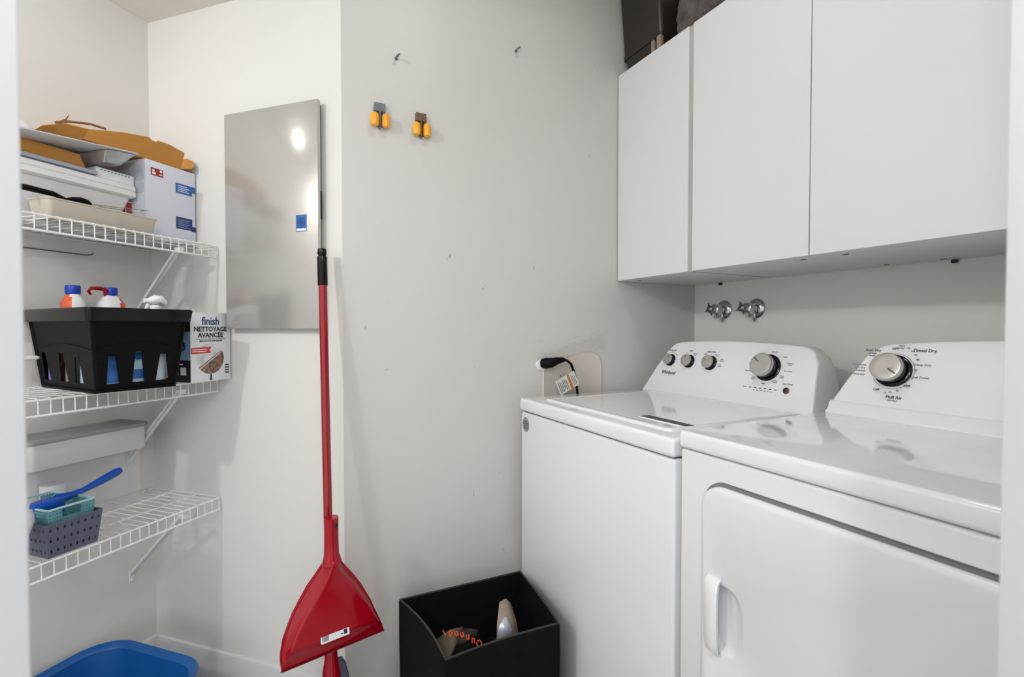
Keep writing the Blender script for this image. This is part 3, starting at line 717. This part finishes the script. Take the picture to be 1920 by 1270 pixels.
def bpos(x, y, z=.008):       # a spot inside the basket, in world terms
    c, s_ = math.cos(brot), math.sin(brot); o = cl(.269, .208, z2); return Vector((o.x+x*c-y*s_, o.y+x*s_+y*c, o.z+z))
def squeeze_bottle(x, y, h, body, capm, w, d, label, name='detergent_bottle', cat='bottle', band=None, grp=None, caph=.022, capr=.017, rot=0):
    t = thing(name, label, cat, bpos(x, y), brot+R(rot), grp)
    def e(k, z): return [Vector((w*k*math.copysign(abs(math.cos(a))**.75, math.cos(a)), d*k*math.copysign(abs(math.sin(a))**.75, math.sin(a)), z)) for a in [2*math.pi*i/28 for i in range(28)]]
    b = MB(); b.loft([e(.9, 0), e(1, .006), e(1, h*.70), e(.97, h*.78), e(.8, h*.88), e(.55, h*.96)]+[[Vector((capr*.8*math.cos(2*math.pi*i/28), capr*.8*math.sin(2*math.pi*i/28), z)) for i in range(28)] for z in (h, h+.006)])
    bo = b.build('body', body, t)
    b = MB(); b.lathe([(capr, h+.004), (capr*1.05, h+.008), (capr, h+caph), (capr*.9, h+caph+.002)], 24); b.build('cap', capm, t)
    if band:
        b = MB(); b.loft([e(1.012, h*.12), e(1.012, h*.72)], cap0=False, cap1=False); b.build('label_band', band, t)
    return t
# large bottles with blue caps
for (x, y, rot, lbl) in ((.040, -.098, 0, 'white and orange bottle with blue cap but no handle, in the black basket'), (-.047, -.098, 0, 'white and orange bottle with blue cap and red handle, in the black basket')):
    sgn = 1 if x > 0 else -1
    t = thing('detergent_bottle', lbl, 'bottle', bpos(x, y), brot, 'blue capped detergent bottles')
    def e(k, z, w=(.024 if x > 0 else .032), d=.032, ox=0): return [Vector((ox+w*k*math.copysign(abs(math.cos(a))**.7, math.cos(a)), d*k*math.copysign(abs(math.sin(a))**.7, math.sin(a)), z)) for a in [2*math.pi*i/28 for i in range(28)]]
    b = MB(); b.loft([e(.9, 0), e(1, .008), e(1, .200)])
    for f in b.bm.faces:
        if f.calc_center_median().x*sgn > .012: f.material_index = 1
    b.build('body', [M_white, M_orange], t)
    b = MB(); b.loft([e(.995, .199), e(1.0, .218), e(.92, .226), e(.70, .238), e(.45, .248)])
    for f in b.bm.faces:
        if f.calc_center_median().x*sgn > .012: f.material_index = 1
    b.build('shoulder', [M_white, M_orange], t)
    b = MB(); b.lathe([(.0155, .246), (.017, .250), (.0172, .268), (.0158, .271), (.0005, .2712)], 30); b.build('cap', M_bluecap, t)
    if sgn < 0:
        b = MB(); b.tube([(.010, .0, .242), (.016, .012, .262), (.030, .014, .266), (.050, .012, .266), (.056, .010, .256), (.050, .01, .248)], [.006, .006, .0058, .005, .004, .0035], 10); b.build('red_handle', M_red, t)
squeeze_bottle(.0778, -.112, .115, mat('purple_bottle', (126, 112, 190), .35, var=.25, scale=40), M_white, .0085, .024, 'purple bottle seen through the basket slots', name='purple_bottle', capr=.006)
squeeze_bottle(.0745, -.012, .15, mat('silver_can', (170, 170, 176), .3, metal=.5, var=.3, scale=40), M_white, .0115, .024, 'silver can seen through the slots of the black basket', name='spray_can', capr=.010)
squeeze_bottle(.048, .128, .115, mat('aqua_pack', (150, 186, 214), .35, var=.2, scale=40), M_bluecap, .024, .014, 'pale blue bottle at the near corner inside the black basket', name='cleaner_bottle', band=mat('deep_blue_band', (60, 110, 180), .35, var=.3, scale=30))
squeeze_bottle(.0745, .070, .120, mat('mint_bottle', (176, 200, 206), .35, var=.2, scale=50), M_white, .0115, .022, 'pale mint bottle nearest the front corner of the black basket, side slots', name='shampoo_bottle', capr=.010)
t = thing('wipes_pack', 'light blue refill pack seen through the middle slot of the black basket', 'refill pack', bpos(-.006, .128), brot)
b = MB(); b.box(-.022, -.013, 0, .022, .013, .12, bev=.006); pw = b.build('pack', mat('ice_blue', (186, 214, 232), .4, var=.06, scale=30), t)
b = MB(); b.box(-.018, .0132, .02, .018, .0138, .045); b.box(-.01, .0132, .07, .012, .0138, .09); b.build('printed_marks', M_bluelabel, pw)
# spray bottle with a white trigger
t = thing('spray_bottle', 'spray bottle with white trigger in the black basket, next to the detergent box', 'spray bottle', bpos(-.060, .115), brot)
b = MB(); b.lathe([(.022, 0), (.024, .006), (.024, .12), (.018, .16), (.011, .18), (.011, .198)], 24); b.build('body', mat('pale_bottle', (214, 228, 240), .3), t)
b = MB(); b.lathe([(.014, .196), (.014, .212), (.010, .216)], 20)
b.tube([(.012, 0, .226), (.0, .0, .230), (-.014, .0, .230), (-.026, .0, .220)], [.010, .014, .013, .008], 10); b.tube([(.026, 0, .226), (.012, 0, .226)], [.006, .009], 10)
b.build('trigger_head', M_white, t)
b = MB(); b.tube([(.016, 0, .218), (.022, 0, .204), (.019, 0, .194)], [.005, .004, .003], 8); b.build('trigger', M_white, t)
# dishwasher tablet box
t = thing('detergent_box', 'white and grey dishwasher detergent box with pan picture beside the black basket', 'box', cl(.006, .270, z2), CR)
b = MB(); b.box(0, 0, 0, .135, .080, .207, bev=.0008); fb = b.build('carton', mat('silver_card', (222, 224, 228), .4), t)
F = frame((.135, .0803, 0), (-1, 0, 0), (0, 0, 1))
def P_(x, z, k=.0002): return F @ Matrix.Translation((x, z, k))
b = MB(); b.box(.1352, .001, .066, .1356, .079, .150); b.build('side_panel', mat('sky_blue_print', (150, 188, 220), .4, var=.05), fb)
b = MB(); b.box(.1352, .001, .001, .1356, .079, .066); b.box(.1352, .001, .150, .1356, .079, .206); sp = b.build('side_panel_black', M_inkd, fb)
b = MB(); b.box(.1356, .008, .022, .1359, .030, .045, bev=.0001); b.box(.1356, .040, .022, .1359, .062, .045); b.box(.1356, .008, .052, .1359, .05, .056); b.build('pictogram', M_paper, sp)
text_part('side_lettering', [('6', .045, frame((.1358, .050, .108), (0, -1, 0), (0, 0, 1)), dict(bold=.001))], M_navy, fb)
text_part('brand_lettering', [('finish', .034, P_(.066, .181), dict(bold=.0006, sx=.85))], M_navy, fb)
text_part('title_lettering', [('NETTOYAGE', .0195, P_(.066, .157), dict(bold=.0006, sx=.98)), ('AVANCÉE', .0195, P_(.066, .139), dict(bold=.0006, sx=.98)), ('POUR TOUTE LA VAISSELLE ET LES CASSEROLES', .0045, P_(.066, .1275), {}), ('MÊME SUR LES TACHES TENACES', .0052, P_(.066, .1215), dict(bold=.0002))], M_inkd, fb)
b = MB(); b.prism([(.001, .084), (.066, .086), (.060, .094), (.068, .104), (.001, .102)], .0002, .0006, F); rb = b.build('red_banner', mat('banner_red', (200, 44, 48), .4), fb)
b = MB(); b.box(.004, .096, .0006, .052, .098, .0008, M=F); b.box(.004, .090, .0006, .05, .092, .0008, M=F); b.build('printed_marks', M_paper, rb)
cx, cz, rr = .064, .068, .046
ang = 32
def arc(a0, a1, n=20): return [(cx+rr*math.cos(R(a0+(a1-a0)*i/n)), cz+rr*math.sin(R(a0+(a1-a0)*i/n))) for i in range(n+1)]
b = MB(); b.prism(arc(ang, ang+180), .0001, .0003, F); b.build('clean_pan_picture', mat('picture_silver', (200, 204, 208), .25, metal=.3, var=.25, scale=28), fb)
b = MB(); b.prism(arc(ang-180, ang), .0001, .0003, F); b.build('dirty_pan_picture', mat('picture_brown', (128, 98, 84), .4, var=.75, scale=90), fb)
b = MB(); b.prism([(.061, .003), (.069, .003), (.067, .022), (.063, .022)], .0001, .0004, F); b.build('pan_handle_picture', M_inkd, fb)
b = MB(); b.prism([(.0, .018), (.130, .106), (.130, .108), (.0, .0205)], .0002, .0005, F); b.build('diagonal_line', M_paper, fb)
b = MB()
for k in range(4): b.box(.114, .020+k*.008, .0002, .128, .0245+k*.008, .0004, M=F)
b.build('printed_marks', M_ink, fb)
# clear container at the left
t = thing('clear_container', 'small clear lidded container on middle shelf left of the black basket', 'container', cl(.472, .208, z2), CR)
b = MB(); b.loft([[Vector((x, y, z)) for x, y in rrect(i, i, .12-i, .10-i, .012, 4)] for i, z in ((.012, 0), (.008, .09))]); b.build('body', M_clear, t)
b = MB(); b.loft([[Vector((x, y, z)) for x, y in rrect(i, i, .12-i, .10-i, .012, 4)] for i, z in ((.004, .088), (0, .091), (0, .096), (.006, .098))]); b.build('rim', mat('clear_white', (225, 225, 224), .3), t)
b = MB(); b.loft([[Vector((x, y, z)) for x, y in rrect(i, i, .12-i, .10-i, .012, 4)] for i, z in ((.008, .098), (.008, .128))]); b.build('lid', M_clear, t)

# ---------------------------------------------------------------- lower shelf contents
z3 = Z3+.0018
t = thing('clear_bin', 'long clear plastic bin with grey lid on the lowest shelf', 'storage bin', cl(.110, .008, z3), CR)
bw, bd = .285, .105
def rb_(i, z, r=.012): return [Vector((x, y, z)) for x, y in rrect(i, i, bw-i, bd-i, r, 4)]
b = MB(); b.loft([rb_(.010, .0), rb_(.006, .006), rb_(.002, .235), rb_(.0045, .235), rb_(.0085, .009)]); b.build('bin_body', M_clear, t)
b = MB(); b.loft([rb_(-.002, .168), rb_(-.004, .172), rb_(-.004, .236), rb_(-.001, .236), rb_(-.001, .170)], cap0=False, cap1=False); b.build('upper_band', M_bandg, t)
b = MB(); b.loft([rb_(-.007, .237), rb_(-.009, .240), rb_(-.009, .247), rb_(-.005, .250), rb_(.006, .250), rb_(.010, .246)]); b.build('lid', M_greylid, t)
b = MB(); b.lathe([(.026, .004+.006), (.026, .11), (.024, .112)], 24, Matrix.Translation((.215, .055, 0))); b.build('inner_cup', mat('frosted_white', (230, 230, 228), .5), t)

def perforated(t, x, y, h, m, taper, nx, ny, nz, hr, rim, name='body', rimm=None, handle=False):
    """small open basket: outer box (x by y by h) whose walls carry rows of real holes"""
    def side(p0, p1, q0, q1, n, cut):
        b_rows = nz; W_ = []
        def P(u, w): return p0.lerp(p1, u).lerp(q0.lerp(q1, u), w)
        f = []
        us = [i/n for i in range(n+1)]; ws = [i/b_rows for i in range(b_rows+1)]
        for i in range(n):
            for j in range(b_rows):
                u0, u1, w0, w1 = us[i], us[i+1], ws[j], ws[j+1]
                if cut and cut(.5*(u0+u1), .5*(w0+w1)): continue
                uc, wc = .5*(u0+u1), .5*(w0+w1)
                out = [(u0, w0), (uc, w0), (u1, w0), (u1, wc), (u1, w1), (uc, w1), (u0, w1), (u0, wc)]
                sh = hr*(1 if (j % 2) else 1)
                inn = [(uc+(a-uc)*sh*(.72 if abs(a-uc) > 1e-6 and abs(c-wc) > 1e-6 else 1), wc+(c-wc)*sh*(.72 if abs(a-uc) > 1e-6 and abs(c-wc) > 1e-6 else 1)) for a, c in out]
                for k in range(8):
                    l = (k+1) % 8
                    f.append([P(*out[k]), P(*out[l]), P(*inn[l]), P(*inn[k])])
        return f
    A_ = [Vector((taper, taper, .002)), Vector((x-taper, taper, .002)), Vector((x-taper, y-taper, .002)), Vector((taper, y-taper, .002))]
    B_ = [Vector((0, 0, h)), Vector((x, 0, h)), Vector((x, y, h)), Vector((0, y, h))]
    b = MB()
    hc = (lambda u, w: .28 < u < .72 and w > .62) if handle else None
    for i in range(4):
        j = (i+1) % 4; n = nx if i % 2 == 0 else ny
        for q in side(A_[i], A_[j], B_[i], B_[j], n, hc if i in (0, 2) else None): b.face(q)
    bmesh.ops.remove_doubles(b.bm, verts=b.bm.verts, dist=.00005)
    b.build(name, m, t, smooth=False, solid=.0022)
    b = MB(); b.box(taper, taper, 0, x-taper, y-taper, .003); b.build('bottom', m, t)
    b = MB(); pr = lambda i, z: [Vector((p, q, z)) for p, q in rrect(-i, -i, x+i, y+i, .004+i, 3)]
    b.loft([pr(.0005, h-.003), pr(rim, h-.002), pr(rim, h+.002), pr(-.0015, h+.002), pr(-.0015, h-.003)], cap0=False, cap1=False); b.build('rim', rimm or m, t)
t = thing('slate_basket', 'slate blue perforated basket on the lowest shelf, under the teal one', 'basket', cl(.352, .125, z3), CR)
perforated(t, .118, .180, .080, M_slate, .008, 8, 11, 3, .34, .003)
t = thing('teal_basket', 'teal woven-look basket nested in the slate basket, holding a brush', 'basket', cl(.362, .136, z3+.034), CR)
perforated(t, .098, .158, .078, M_teal, .006, 14, 18, 9, .42, .002, rimm=mat('teal_rim', (168, 200, 200), .4), handle=True)
# brush
t = thing('dish_brush', 'blue long handled scrub brush lying in the teal basket', 'brush', cl(.245, .225, z3+.122), CR)
hp = [(-.002, -.02, .019), (.010, -.018, .016), (.05, -.012, .006), (.10, -.002, -.004), (.13, .004, -.006), (.16, .01, -.006)]
b = MB(); b.tube(hp, [.0085, .0115, .0105, .0075, .009, .014], 12); b.build('handle', M_blue, t)
b = MB()
def oval(k, z, dx=0): return [Vector((.185+dx+.036*k*math.cos(a), .016+.024*k*math.sin(a), z)) for a in [2*math.pi*i/24 for i in range(24)]]
b.loft([oval(.9, -.016), oval(1, -.010), oval(.95, .0), oval(.6, .003)]); hd = b.build('head', M_blue, t)
b = MB()
for i in range(8):
    for j in range(5):
        x = .158+i*.0078; y = .001+j*.0078
        if ((x-.185)/.034)**2+((y-.016)/.022)**2 < 1: b.tube([(x, y, -.014), (x*1.0+.002, y, -.036)], [.0022, .003], 5)
b.build('bristles', mat('blue_bristle', (30, 90, 170), .7), hd)['kind'] = 'stuff'
b = MB(); rnd = random.Random(9); rings = []
for rr_, z in ((.4, 0), (.5, .03), (.65, .07), (1.05, .10), (.9, .125), (.3, .138)):
    rings.append([Vector((.034*rr_*math.cos(a)*(1+rnd.uniform(-.1, .1)), .03*rr_*math.sin(a)*(1+rnd.uniform(-.1, .1)), z)) for a in [2*math.pi*i/16 for i in range(16)]])
b.loft(rings); tag(b.build('white_cloth', M_wrap, loc=cl(.514, .284, z3), angle=80), 'bunched white cloth at the doorway end of the lowest shelf', 'cloth')

# ---------------------------------------------------------------- floor: tub, broom, dustpan, fabric bin
t = thing('plastic_tub', 'deep blue plastic tub on the floor under the shelves', 'tub', cl(.165, .035, 0), CR)
def tb(i, z, r=.09): return [Vector((x, y, z)) for x, y in rrect(i, i, .50-i, .42-i, r, 8)]
b = MB(); b.loft([tb(.055, .0, .06), tb(.045, .006, .07), tb(.012, .185), tb(.016, .185), tb(.05, .010, .07), tb(.06, .008, .06)]); b.build('tub_body', M_tub, t, angle=60)
b = MB(); b.loft([tb(.012, .176), tb(.001, .186, .095), tb(-.002, .194, .1), tb(.002, .199, .1), tb(.009, .197), tb(.018, .184)], cap0=False, cap1=False); b.build('rim', M_tub, t, angle=60)

dv = Vector((-.1717, .9852, 0)); nv = Vector((.9852, .1717, 0)); pa = Vector((.165, -1.602, 0))
def pw(s_, z, off=0.): return pa+dv*s_+Vector((0, 0, z))+nv*off
T_ = Vector((.016, -1.480, 1.368)); 
def pole_at(z): 
    k = (1.368-z)/(1.368-.30); return Vector((.016+.100*k, -1.480+.004*k, z))
t = thing('broom', 'broom with red pole and black grip leaning on the wall beside the grey panel', 'broom', pole_at(.0)*1.0)
O = t.location.copy()
def rel(p): return p-O
b = MB(); b.tube([rel(pole_at(.24)), rel(pole_at(1.30))], .0115, 20); b.build('pole', M_redp, t)
b = MB(); b.tube([rel(pole_at(z)) for z in (1.268, 1.27, 1.35, 1.352, 1.36, 1.372)], [.0125, .0135, .0135, .010, .013, .011], 18); b.build('grip', M_blackgloss, t)
b = MB(); b.tube([rel(pole_at(z)) for z in (.31, .305, .262, .235, .19, .15)], [.013, .016, .017, .022, .026, .030], 16)
c = rel(pole_at(.15)); b.loft([[c+Vector((x*S-y*S*0, x*S+y, z)) for x, y in ((-w, -.02), (w, -.02), (w, .02), (-w, .02))] for w, z in ((.11, -.03), (.10, .01), (.03, .03))]); b.build('head', M_red, t)
b = MB()
for i in range(26):
    for j in range(3):
        x = -.10+i*.008; y = -.014+j*.014; p = c+Vector((x*S, x*S+y, -.03)); q = c+Vector((x*S*1.15, x*S*1.15+y*1.3, -.145)); b.tube([p, q], .003, 4)
o = b.build('bristles', mat('lavender_bristle', (120, 124, 142), .7), t); o['kind'] = 'stuff'
b = MB(); b.loft([[rel(pole_at(z))+Vector((-.004, .020+yy, 0))+Vector((xx, 0, 0)) for xx, yy in rrect(-.01, -.008, .01, .010+w, .004, 3)] for z, w in ((.250, 0), (.235, .008), (.18, .020))]); b.build('head_clip', mat('slate_clip', (74, 78, 98), .4), t)

t = thing('dustpan', 'red plastic dustpan clipped onto the broom pole, barcode sticker on it', 'dustpan', Vector((pa.x, pa.y, .29)))
O = t.location.copy()
OUT = [(.108, .560), (.104, .540), (.088, .520), (.064, .491), (.043, .458), (.028, .432), (.015, .400), (.006, .375), (.0, .340), (.0, .318), (.003, .294), (.268, .301), (.262, .322), (.250, .352), (.240, .375), (.230, .402), (.217, .428), (.203, .456), (.184, .486), (.162, .517), (.145, .542), (.140, .560)]
INN = [(.117, .548), (.112, .523), (.098, .497), (.083, .474), (.064, .444), (.053, .428), (.041, .408), (.033, .392), (.024, .372), (.020, .362), (.015, .350), (.238, .357), (.234, .364), (.226, .378), (.219, .390), (.211, .406), (.201, .424), (.188, .446), (.172, .474), (.151, .500), (.137, .523), (.132, .548)]
cx_ = sum(p[0] for p in OUT)/len(OUT)
b = MB()
def rg(P, off, k=1.): return [rel2(pw(cx_+(s_-cx_)*k, z, off)) for s_, z in P]
def rel2(p): return p-O
mixp = lambda A_, B_, k: [((1-k)*a[0]+k*b_[0], (1-k)*a[1]+k*b_[1]) for a, b_ in zip(A_, B_)]
b.loft([rg(OUT, .004), rg(OUT, .011), rg(mixp(OUT, INN, .06), .0125), rg(mixp(OUT, INN, .14), .0115), rg(mixp(OUT, INN, .22), .012), rg(mixp(OUT, INN, .85), .036), rg(INN, .040), rg(mixp(INN, [(cx_, .44)]*len(INN), .08), .0415)])
b.build('pan', M_red, t, angle=60)
b = MB(); b.loft([[rel2(pw(s_, z, off)) for s_, z, off in ((.001, .294-.003, .0), (.001, .297, .014), (.005, .300, .016), (.005, .292, .0))], [rel2(pw(s_, z, off)) for s_, z, off in ((.269, .298, .0), (.269, .304, .014), (.265, .307, .016), (.265, .299, .0))]]); b.build('rubber_lip', mat('maroon_rubber', (96, 40, 52), .5), t)
b = MB(); cc = [rel2(pw(.1245, z, o_)) for z, o_ in ((.535, .018), (.56, .013), (.60, .0125), (.655, .0125))]
b.tube(cc, [.026, .019, .018, .018], 20); b.tube([rel2(pw(.1245, .655, .0125)), rel2(pw(.1245, .6555, .0125))], .018, 20); b.build('socket', M_red, t)
b = MB(); F = frame(rel2(pw(.131, .636, .0300)), dv, (0, 0, 1)); b.prism([(-.004, -.005), (.004, -.005), (.004, .006), (.001, .006)], 0, .001, F); b.build('hang_hole', M_inkd, t)
F = frame(rel2(pw(.088, .352, .0415)), dv, (0, 0, 1))
def fst(x, z): return rel2(pw(.088+x, .352+z, .0424))
b = MB(); F = frame(rel2(pw(.124, .3615, .0408)), dv+Vector((0, 0, .02)), Vector((0, 0, 1))-nv*.10); b.prism(rrect(-.036, -.013, .036, .013, .003, 3), 0, .0012, F); st = b.build('barcode_sticker', M_paper, t); st['label'] = 'white barcode sticker'
b = MB(); x = -.032
for i, w in enumerate((1, .6, 1.4, .6, 1, 1.6, .6, .9, 1.3)):
    b.box(x, -.008, .0012, x+.0009*w, .006, .0015, M=F); x += .0009*w+.0009
b.box(.014, -.006, .0012, .020, -.004, .0015, M=F); b.box(.022, -.008, .0012, .030, .004, .0015, M=F)
b.build('barcode', M_inkd, st)

# black fabric bin
hb = [Vector((.082, -1.283, 0)), Vector((.095, -.885, 0)), Vector((.395, -.925, 0)), Vector((.395, -1.250, 0))]
hz = .352
t = thing('fabric_bin', 'open black fabric storage bin on the floor in front of the washer', 'storage bin', hb[3].lerp(hb[1], .5)); O = t.location.copy()
def ring_h(z, inset, sag=0., n=10):
    c = sum(hb, Vector())/4; out = []
    order = [hb[0], hb[1], hb[2], hb[3]]
    for i in range(4):
        a, d = order[i], order[(i+1) % 4]
        for k in range(n):
            u = k/n; p = a.lerp(d, u); dirc = (c-p); dirc.z = 0; ed = (d-a).normalized(); inw = Vector((-ed.y, ed.x, 0)); 
            if inw.dot(c-a) < 0: inw = -inw
            bow = {0: .0, 1: -.006, 2: .026, 3: .014}[i]*math.sin(math.pi*u)*(.25+.75*z/hz)
            e = 4*u*(1-u)
            corner = inset
            p = p+inw*(inset+bow)
            # pull in along the edge so the inset corners stay square
            p = p+(c-p).normalized()*0
            zz = z-sag*{0: .0, 1: .004, 2: .012, 3: .0}[i]*math.sin(math.pi*u)
            if z == 0: zz = 0
            out.append(Vector((p.x, p.y, zz))-O)
    # fix corner points
    for i in range(4):
        p = order[i]+(c-order[i]).normalized()*inset*1.3; out[i*n] = Vector((p.x, p.y, z))-O
    return out
b = MB(); b.loft([ring_h(0, .004), ring_h(.1, .002), ring_h(.25, 0), ring_h(hz-.004, 0, 1), ring_h(hz, .002, 1), ring_h(hz-.001, .006, 1), ring_h(.25, .008), ring_h(.01, .012)]); b.build('shell', M_fabric, t, angle=60)
b = MB()
hem = ring_h(hz, .003, 1); b.tube(hem+[hem[0]], .0028, 6, cap=False); b.build('hem', mat('hem_grey', (52, 51, 50), .8), t)
# fold of fabric inside
b = MB(); P0 = Vector((.30, -1.03, 0)); pts0 = [Vector((.19, -1.05, .23)), Vector((.26, -1.06, .275)), Vector((.33, -1.055, .29)), Vector((.378, -1.045, .30))]
g = [[p-O for p in pts0], [p+Vector((.0, .03, -.05))-O for p in pts0], [p+Vector((.0, .05, -.2))-O for p in pts0]]
b.loft(g, closed=False); b.build('inner_fold', M_fabric, t, solid=.003)

# snack bag and wrapper in the bin
t = thing('snack_bag', 'dark snack bag with orange red lettering inside the black bin', 'bag', Vector((.185, -1.125, .0125)))
b = MB(); rnd = random.Random(4)
rings = []
for k in range(9):
    u = k/8; z = .0+.245*u; w = .085*(1-.25*u**3); th_ = .045*math.sin(math.pi*min(1, u*.9+.1))+.004
    rings.append([Vector((-.03*u+th_*math.sin(a)*(1+rnd.uniform(-.08, .08)), w*math.cos(a), z+.018*math.cos(a*1)**2*(-1)*u)) for a in [2*math.pi*i/20 for i in range(20)]])
b.loft(rings); b.build('bag', mat('bag_film_dark', (34, 32, 28), .25, bump=.6, bscale=30), t, angle=70)
b = MB(); rings = [[Vector((.006, -.085, .258)), Vector((.014, -.045, .282)), Vector((.006, .0, .275))], [Vector((.050, -.092, .225)), Vector((.060, -.06, .238)), Vector((.03, -.02, .265))], [Vector((.075, -.095, .205)), Vector((.080, -.075, .208)), Vector((.06, -.06, .22))]]
b.loft(rings, closed=False); b.build('folded_corner', mat('bag_inside_olive', (96, 88, 70), .35), t, solid=.0015)
items = []
word = 'ipuuunO'
for i, ch in enumerate(word):
    u = i/(len(word)-1); y = -.060+.100*u; z = .282-.045*u*u*1.2; a = -40*u+12
    Fm = frame((.022+.012*u, y, z), (0, math.cos(R(a)), math.sin(R(a))), (-.35, -math.sin(R(a)), math.cos(R(a))))
    items.append((ch, .026, Fm, dict(bold=.0008, shear=-.2)))
text_part('bag_lettering', items, mat('orange_red_ink', (236, 96, 62), .4), t)
b = MB(); pts = [Vector((.0, -.085, .20))]
b.loft([[Vector((.030, -.062, .255)), Vector((.034, -.01, .248)), Vector((.046, .045, .21))], [Vector((.016, -.062, .272)), Vector((.020, -.01, .268)), Vector((.034, .052, .226))]][::-1], closed=False) if False else None
b.bm.free()
t = thing('foil_wrapper', 'crumpled silver and tan wrapper standing inside the black bin', 'wrapper', Vector((.190, -1.020, .0125))); t.scale = (1.25, 1.6, 1.05)
b = MB(); g = [[Vector((.02, -.03, .0)), Vector((.03, 0, .0)), Vector((.02, .03, .0))], [Vector((.055, -.018, .245)), Vector((.062, .010, .225)), Vector((.06, .024, .232))], [Vector((.045, -.014, .275)), Vector((.050, .012, .270)), Vector((.045, .024, .27))], [Vector((.02, .0, .315)), Vector((.022, .012, .322)), Vector((.018, .024, .300))]]
b.loft(g, closed=False); w = b.build('wrapper', mat('tan_film', (150, 134, 120), .35, bump=.8, bscale=50), t, solid=.002)
b = MB(); b.loft([[Vector((.058, -.020, .248)), Vector((.066, .008, .226))], [Vector((.052, -.012, .275)), Vector((.060, .010, .262))], [Vector((.048, .0, .292)), Vector((.050, .004, .290))]], closed=False); b.build('silver_face', mat('silver_film', (196, 200, 212), .3, metal=.3), w, solid=.001)

# ceiling lamp holders the bulbs hang in
def ceiling_lamp(x, y, label):
    t = thing('ceiling_lamp', label, 'lamp', cl(x, y, 2.174), CR, 'ceiling lamps over the closet')
    b = MB(); b.lathe([(.055, 0), (.055, -.010), (.030, -.022), (.018, -.024), (.0005, -.024)], 28); b.build('holder', M_white, t)
    return t
ceiling_lamp(.62, .27, 'round white ceiling lamp holder over the shelves')
ceiling_lamp(1.9, .35, 'round white ceiling lamp holder near the doorway')
